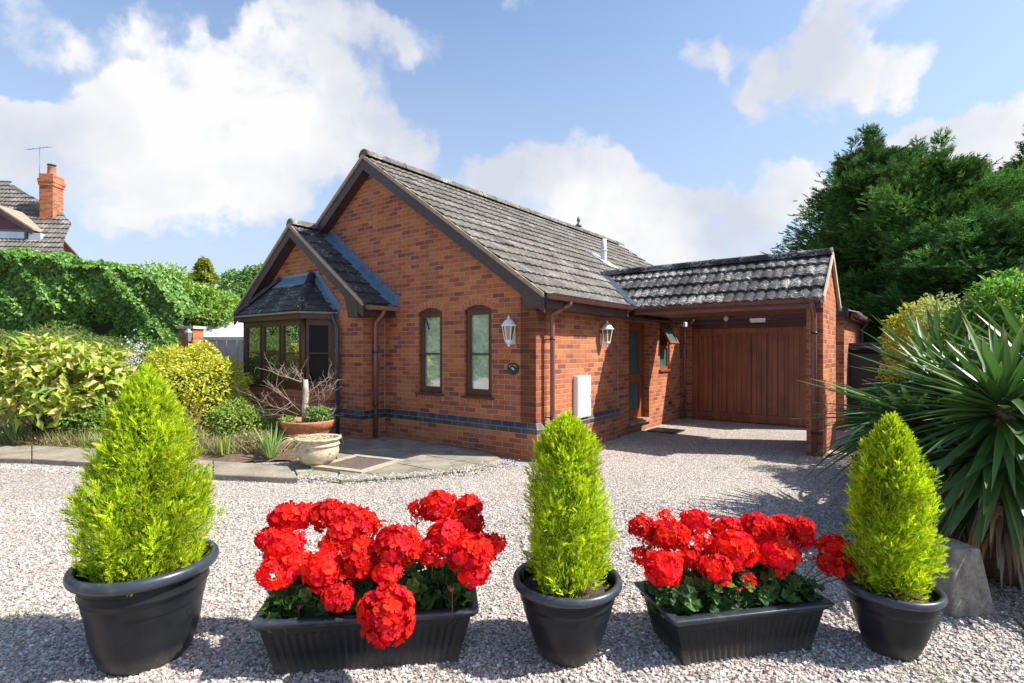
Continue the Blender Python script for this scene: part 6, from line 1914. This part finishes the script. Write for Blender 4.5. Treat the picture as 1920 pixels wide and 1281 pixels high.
# ------------------------------------------------------------------ yucca
def yucca():
    global rng
    rng = np.random.default_rng(101)
    t = empty('yucca', (3.5, 3.75, 0), 0, "huge spiky yucca with sword leaves and a skirt of dead leaves at the right edge", "yucca")
    heads = [((3.18, 3.42, 1.22), 150, .62, 1), ((3.90, 4.40, 1.15), 170, .80, .86), ((3.95, 3.95, 1.38), 140, .70, 1), ((4.05, 5.0, 1.25), 110, .85, 1), ((3.75, 3.2, 1.10), 110, .62, 1), ((4.6, 4.4, 1.35), 80, .75, 1), ((3.46, 4.50, 1.02), 170, .88, .50)]
    org = np.array([3.5, 3.75, 0])
    tr = MB()
    sets = heads + [(heads[0][0], 60, .62, -.1), (heads[4][0], 50, .66, -.1), (heads[2][0], 40, .7, -.1), (heads[1][0], 40, .8, -.1)]
    for hi, (c, n, LL, smax) in enumerate(sets):
        c = np.array(c) - org
        i = np.arange(n) + .5
        el = np.arcsin(smax - (smax + .93) * i / n)
        if hi >= len(heads): c = c - np.array([0, 0, .22])            # from upright to drooping
        az = i * 2.39996 + rng.normal(0, .15, n)
        o = np.stack([np.cos(az), np.sin(az), np.zeros(n)], 1)
        D = o * np.cos(el)[:, None] + np.array([0, 0, 1.]) * np.sin(el)[:, None]
        L = LL * rng.uniform(.75, 1.1, (n, 1)); W = rng.uniform(.050, .085, (n, 1)) * (1.25 if hi >= len(heads) else 1)
        sd = unit(np.cross(D, [0, 0, 1.]) + 1e-4); up = unit(np.cross(sd, D))
        sag = rng.uniform(.02, .30, (n, 1)) * (1.1 - np.sin(el)[:, None]) * .6
        curl = rng.normal(0, .07, (n, 1)); kk_ = rng.uniform(size=(n, 1)) < .10; sag = sag + kk_ * .45
        seg = 7; V = []
        b0 = c + D * .03 + np.array([0, 0, -.10]) * (1 - np.sin(el))[:, None] * .8
        for k in range(seg + 1):
            f = k / seg
            p = b0 + D * L * f - np.array([0, 0, 1.]) * L * sag * f ** 2.2 + sd * L * curl * f ** 2
            w = W * .5 * (.62 + .9 * f if f < .35 else (1 - ((f - .35) / .65) ** 1.7) * .935 + .0)
            V.append(np.stack([p - sd * w + up * w * .55, p, p + sd * w + up * w * .55], 1))
        V = np.stack(V, 1); m = 3 * (seg + 1)
        Fq = np.array([q for k in range(seg) for q in ([3 * k, 3 * k + 1, 3 * k + 4, 3 * k + 3], [3 * k + 1, 3 * k + 2, 3 * k + 5, 3 * k + 4])])
        Fq = (np.arange(n)[:, None, None] * m + Fq[None]).reshape(-1, 4)
        T = pal(n, [(.060, .140, .032), (.085, .18, .040), (.042, .10, .026), (.13, .23, .05)], .15, [.35, .3, .25, .1])
        T = np.repeat(T[:, None, :], m, 1); T[:, -3:] = (.30, .20, .07)
        np_mesh('leaf_rosette', V.reshape(-1, 3), Fq, YUC, t, T.reshape(-1, 3), True)
        tr.tube([tuple(np.array([c[0] * .55, c[1] * .55, 0])), tuple([c[0] * .8, c[1] * .8, c[2] * .5]), tuple(c)], [.12, .10, .075], 10)
    tr.build('trunk', m_plain("fibrous trunk", (.16, .11, .07), .95, .4, 20, .9, 40), t)
    # dead skirt
    n = 260
    hs = np.array([h[0] for h in heads]) - org
    hi = rng.choice(len(heads), n, p=[.34, .17, .1, .08, .20, .05, .06]); a = rng.uniform(0, 2 * np.pi, n)
    o = np.stack([np.cos(a), np.sin(a), np.zeros(n)], 1)
    P0 = hs[hi] + o * .07 + np.array([0, 0, 1.]) * rng.uniform(-1.0, -.62, (n, 1))
    L = rng.uniform(.22, .5, (n, 1)); sd = unit(np.cross(o, [0, 0, 1.]) + rng.normal(0, .3, (n, 3)))
    V = []; seg = 5
    fl = rng.uniform(.25, .75, (n, 1)); 
    for k in range(seg + 1):
        f = k / seg
        p = P0 + o * L * fl * (f - .35 * f * f) - np.array([0, 0, 1.]) * L * (f ** 1.4) * (1.1 - fl * .6)
        w = .015 * (1 - f ** 3 * .8) * rng.uniform(.6, 1.3, (n, 1))
        V.append(np.stack([p - sd * w, p + sd * w + o * .006], 1))
    V = np.stack(V, 1); V[..., 2] = np.maximum(V[..., 2], .015); m = 2 * (seg + 1)
    Fq = np.array([[2 * k, 2 * k + 1, 2 * k + 3, 2 * k + 2] for k in range(seg)]); Fq = (np.arange(n)[:, None, None] * m + Fq[None]).reshape(-1, 4)
    np_mesh('dead_leaf_skirt', V.reshape(-1, 3), Fq, DRY, t, rep(pal(n, [(.22, .14, .08), (.34, .24, .14), (.26, .235, .21), (.12, .08, .05), (.36, .19, .08)], .2), m))
yucca()
rng = np.random.default_rng(111)
n = 900; P = np.stack([rng.normal(3.5, .45, n), rng.normal(3.75, .5, n), rng.uniform(.0, .05, n)], 1)
V, Fc = leaves(P, unit(rng.normal(0, 1, (n, 3)) * [1, 1, .15]), unit(rng.normal(0, .3, (n, 3)) + [0, 0, 1]), .14, .018)
tag(np_mesh('leaf_litter', V, Fc, DRY, None, rep(pal(n, [(.26, .18, .10), (.16, .11, .07), (.36, .28, .18)], .2), 5)), "dead leaf litter on the ground around the spiky plant", "leaf litter", kind='stuff')

# ------------------------------------------------------------------ beyond the bed on the left
t = empty('storage_shed', (-8.15, 15.2, 0), R(-14), "pale grey shed with a white pitched roof between the trees and the bay", "shed")
b_ = MB(); b_.box(-.9, 2.0, -.8, .8, 0, 1.90); b_.build('wall', m_plain("cream board", (.62, .58, .48), .8, .1, 6), t)
b_ = MB(); rf_ = [(-1.0, -1.0, 1.88), (2.2, -1.0, 1.88), (2.2, 1.0, 1.88), (-1.0, 1.0, 1.88), (-.35, 0, 2.62), (.2, 0, 2.62)]
for q in ((0, 1, 5, 4), (2, 3, 4, 5)): b_.poly([rf_[k] for k in q])
for q in ((1, 2, 5), (3, 0, 4)): b_.poly([rf_[k] for k in q])
b_.beam((-1.0, -1.0, 1.86), (2.2, -1.0, 1.86), .05, .09); b_.build('roof', m_plain("white roof sheet", (.75, .72, .66), .6, .08, 5), t)
t = empty('board_fence', (-6.75, 12.8, 0), R(-10), "grey weathered board fence between the lantern pillar and the bay", "fence")
b_ = MB(); x = -.75; k = 0
while x < 1.1: b_.box(x, x + .135, -.008 * (k % 2), .016, .05, 1.78); x += .14; k += 1
b_.build('boards', m_wood("silvered boards", (.30, .28, .25), (.48, .46, .42), .85, (20, 20, 1.5)), t)
b_ = MB(); b_.box(.98, 1.07, -.04, .05, 0, 1.95); b_.build('post', m_plain("pale post", (.55, .52, .46), .8), t)
t = empty('brick_pillar', (-7.75, 12.75, 0), R(-10), "short brick pillar carrying a carriage lamp, left of the board fence", "pillar")
b_ = MB(); b_.box(-.19, .19, -.17, .17, 0, 2.06); b_.build('shaft', BRICK, t)
b_ = MB(); b_.box(-.23, .23, -.21, .21, 2.06, 2.13); b_.build('cap', m_plain("stone cap", (.45, .40, .34), .85), t)
q = empty('carriage_lamp', (-7.68, 12.53, 1.72), R(-10), "dark carriage lamp on the front of the brick pillar", 'lantern')
b_ = MB(); b_.lathe([(.0, 0), (.03, .02), (.05, .05), (.085, .24), (.10, .25), (.05, .32), (0, .36)], seg=6, smooth=False); b_.build('frame', m_plain("pewter", (.25, .25, .25), .35, spec=.7), q)
b_ = MB(); b_.tube([(0, .05, .02), (0, .17, .02)], .012, 6); b_.build('bracket', BLACK, q)

# neighbour's house
NH = empty('neighbour_house', (-20.5, 21.5, 0), R(6), "neighbour's house with tiled roof and dormer beyond the ivy hedge", "house")
nb_ = MB(); nb_.box(-9, .9, 0.9, 7.2, 0, 5.0); nb_.build('wall', BRICK, NH)
sl_n = 1.04; cn = 1 / math.hypot(1, sl_n); snn = sl_n * cn
Sn = 3.9 / cn
# front slope, verge swept in towards the top (half hip)
def u1n(s):
    h = Sn - s
    return float(np.interp(h, [0, .5, 1.2, 2.2, 3.0, 4.0, 5.2], [1.95, 1.62, 1.42, 1.18, .35, -1.1, -3.0]))
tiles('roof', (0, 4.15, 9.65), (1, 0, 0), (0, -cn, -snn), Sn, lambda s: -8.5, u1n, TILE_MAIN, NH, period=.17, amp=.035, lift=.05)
dk = MB(); dk.prism([(-8.5, .35, 5.55), (1.5, .35, 5.55), (1.0, 2.0, 7.25), (-3.0, 4.15, 9.48), (-8.5, 4.15, 9.48)], (0, 0, -.08)); dk.prism([(-8.5, 4.15, 9.48), (-3.0, 4.15, 9.48), (-1.5, 7.9, 5.5), (-8.5, 7.9, 5.5)], (0, 0, -.08)); dk.build('roof_deck', m_plain("far roof", (.13, .11, .095), .9, .2, 12), NH)
ngg = MB(); ngg.beam((-8.5, .27, 5.55), (1.9, .27, 5.55), .12, .12); ngg.build('gutter', UPVC, NH)
ch = MB(); cx_, cy_ = .05, 2.2
ch.box(cx_ - .27, cx_ + .27, cy_ - .32, cy_ + .32, 5, 8.85); ch.box(cx_ - .31, cx_ + .31, cy_ - .36, cy_ + .36, 8.85, 9.0); ch.box(cx_ - .33, cx_ + .33, cy_ - .38, cy_ + .38, 9.0, 9.15); ch.box(cx_ - .29, cx_ + .29, cy_ - .34, cy_ + .34, 9.15, 9.37)
cho = ch.build('chimney', BRICK, NH)
pt = MB(); pt.lathe([(.17, 9.37), (.15, 9.73), (.17, 9.75)], (cx_, cy_, 0), 14, cap1=True); pt.build('chimney_pot', m_plain("clay pot", (.42, .18, .10), .8), cho)
pt = MB(); pt.lathe([(.17, 9.83), (.17, 9.87)], (cx_, cy_, 0), 12, cap0=True, cap1=True)
for a in (0, 2.1, 4.2): pt.tube([(cx_ + .13 * math.cos(a), cy_ + .13 * math.sin(a), 9.73), (cx_ + .13 * math.cos(a), cy_ + .13 * math.sin(a), 9.85)], .012, 5)
pt.build('cowl', BLACK, cho)
ar = MB(); ax_ = cx_ - .5
ar.tube([(ax_, cy_, 8.2), (ax_, cy_, 10.7)], .016, 5); ar.tube([(ax_ - .08, cy_ - .5, 10.35), (ax_ + .08, cy_ + .5, 10.85)], .014, 5)
for i in range(7):
    f = i / 6; ar.tube([(ax_ - .08 + .16 * f - .16, cy_ - .5 + f, 10.35 + .5 * f), (ax_ - .08 + .16 * f + .16, cy_ - .5 + f, 10.35 + .5 * f)], .008, 4)
ar.build('aerial', m_plain("aerial metal", (.12, .15, .25), .4), NH)
# dormer
NH2 = empty('dormer'); NH2.parent = NH; NH2.location = (.75, 0, .55)
dw = MB(); dx0, dx1 = -3.1, -.62; dyf = .9
dw.box(dx0, dx1, dyf, 1.5, 5.3, 6.15); dw.prism([(dx0, dyf, 6.15), (dx1, dyf, 6.15), ((dx0 + dx1) / 2, dyf, 6.98)], (0, .6, 0)); dw.build('wall', m_plain("maroon board", (.14, .045, .05), .6), NH2)
dr_ = MB(); xm = (dx0 + dx1) / 2
for s in (1, -1):
    xe = xm + s * 1.52
    dr_.prism([(xm, dyf - .25, 7.14), (xe, dyf - .25, 6.12), (xe, 1.6, 6.12), (xm, 2.3, 7.14)], (0, 0, -.07))
dr_.build('roof', m_plain("tan tiles", (.30, .23, .17), .9, .2, 10), NH2)
db = MB()
for s in (1, -1):
    xe = xm + s * 1.50
    db.prism([(xm, dyf - .28, 7.06), (xe, dyf - .28, 6.06), (xe, dyf - .28, 5.86), (xm, dyf - .28, 6.86)], (0, .03, 0))
db.build('bargeboard', BARGE, NH2)
wf = MB(); wf.box(dx0 + .1, dx1 - .1, dyf - .05, dyf - .002, 5.3, 6.1); wfo = wf.build('window', m_plain("grey frame", (.16, .13, .13), .5), NH2)
wp = MB(); wp.box(dx0 + .2, xm - .05, dyf - .06, dyf - .051, 5.38, 6.0); wp.box(xm + .05, dx1 - .2, dyf - .06, dyf - .051, 5.38, 6.0); wp.build('pane', m_glass_pane("net curtain glass", (.45, .55, .60), .25, .05), wfo)
ck = MB(); ck.prism([(dx1 + .002, dyf, 5.35), (dx1 + .002, 2.2, 6.1), (dx1 + .002, dyf, 6.1)], (.02, 0, 0)); ck.box(dx1 + .03, dx1 + .5, dyf - .15, dyf + .2, 5.35, 5.95); ck.build('lead_cheek', m_plain("pale lead", (.42, .44, .48), .5), NH2)
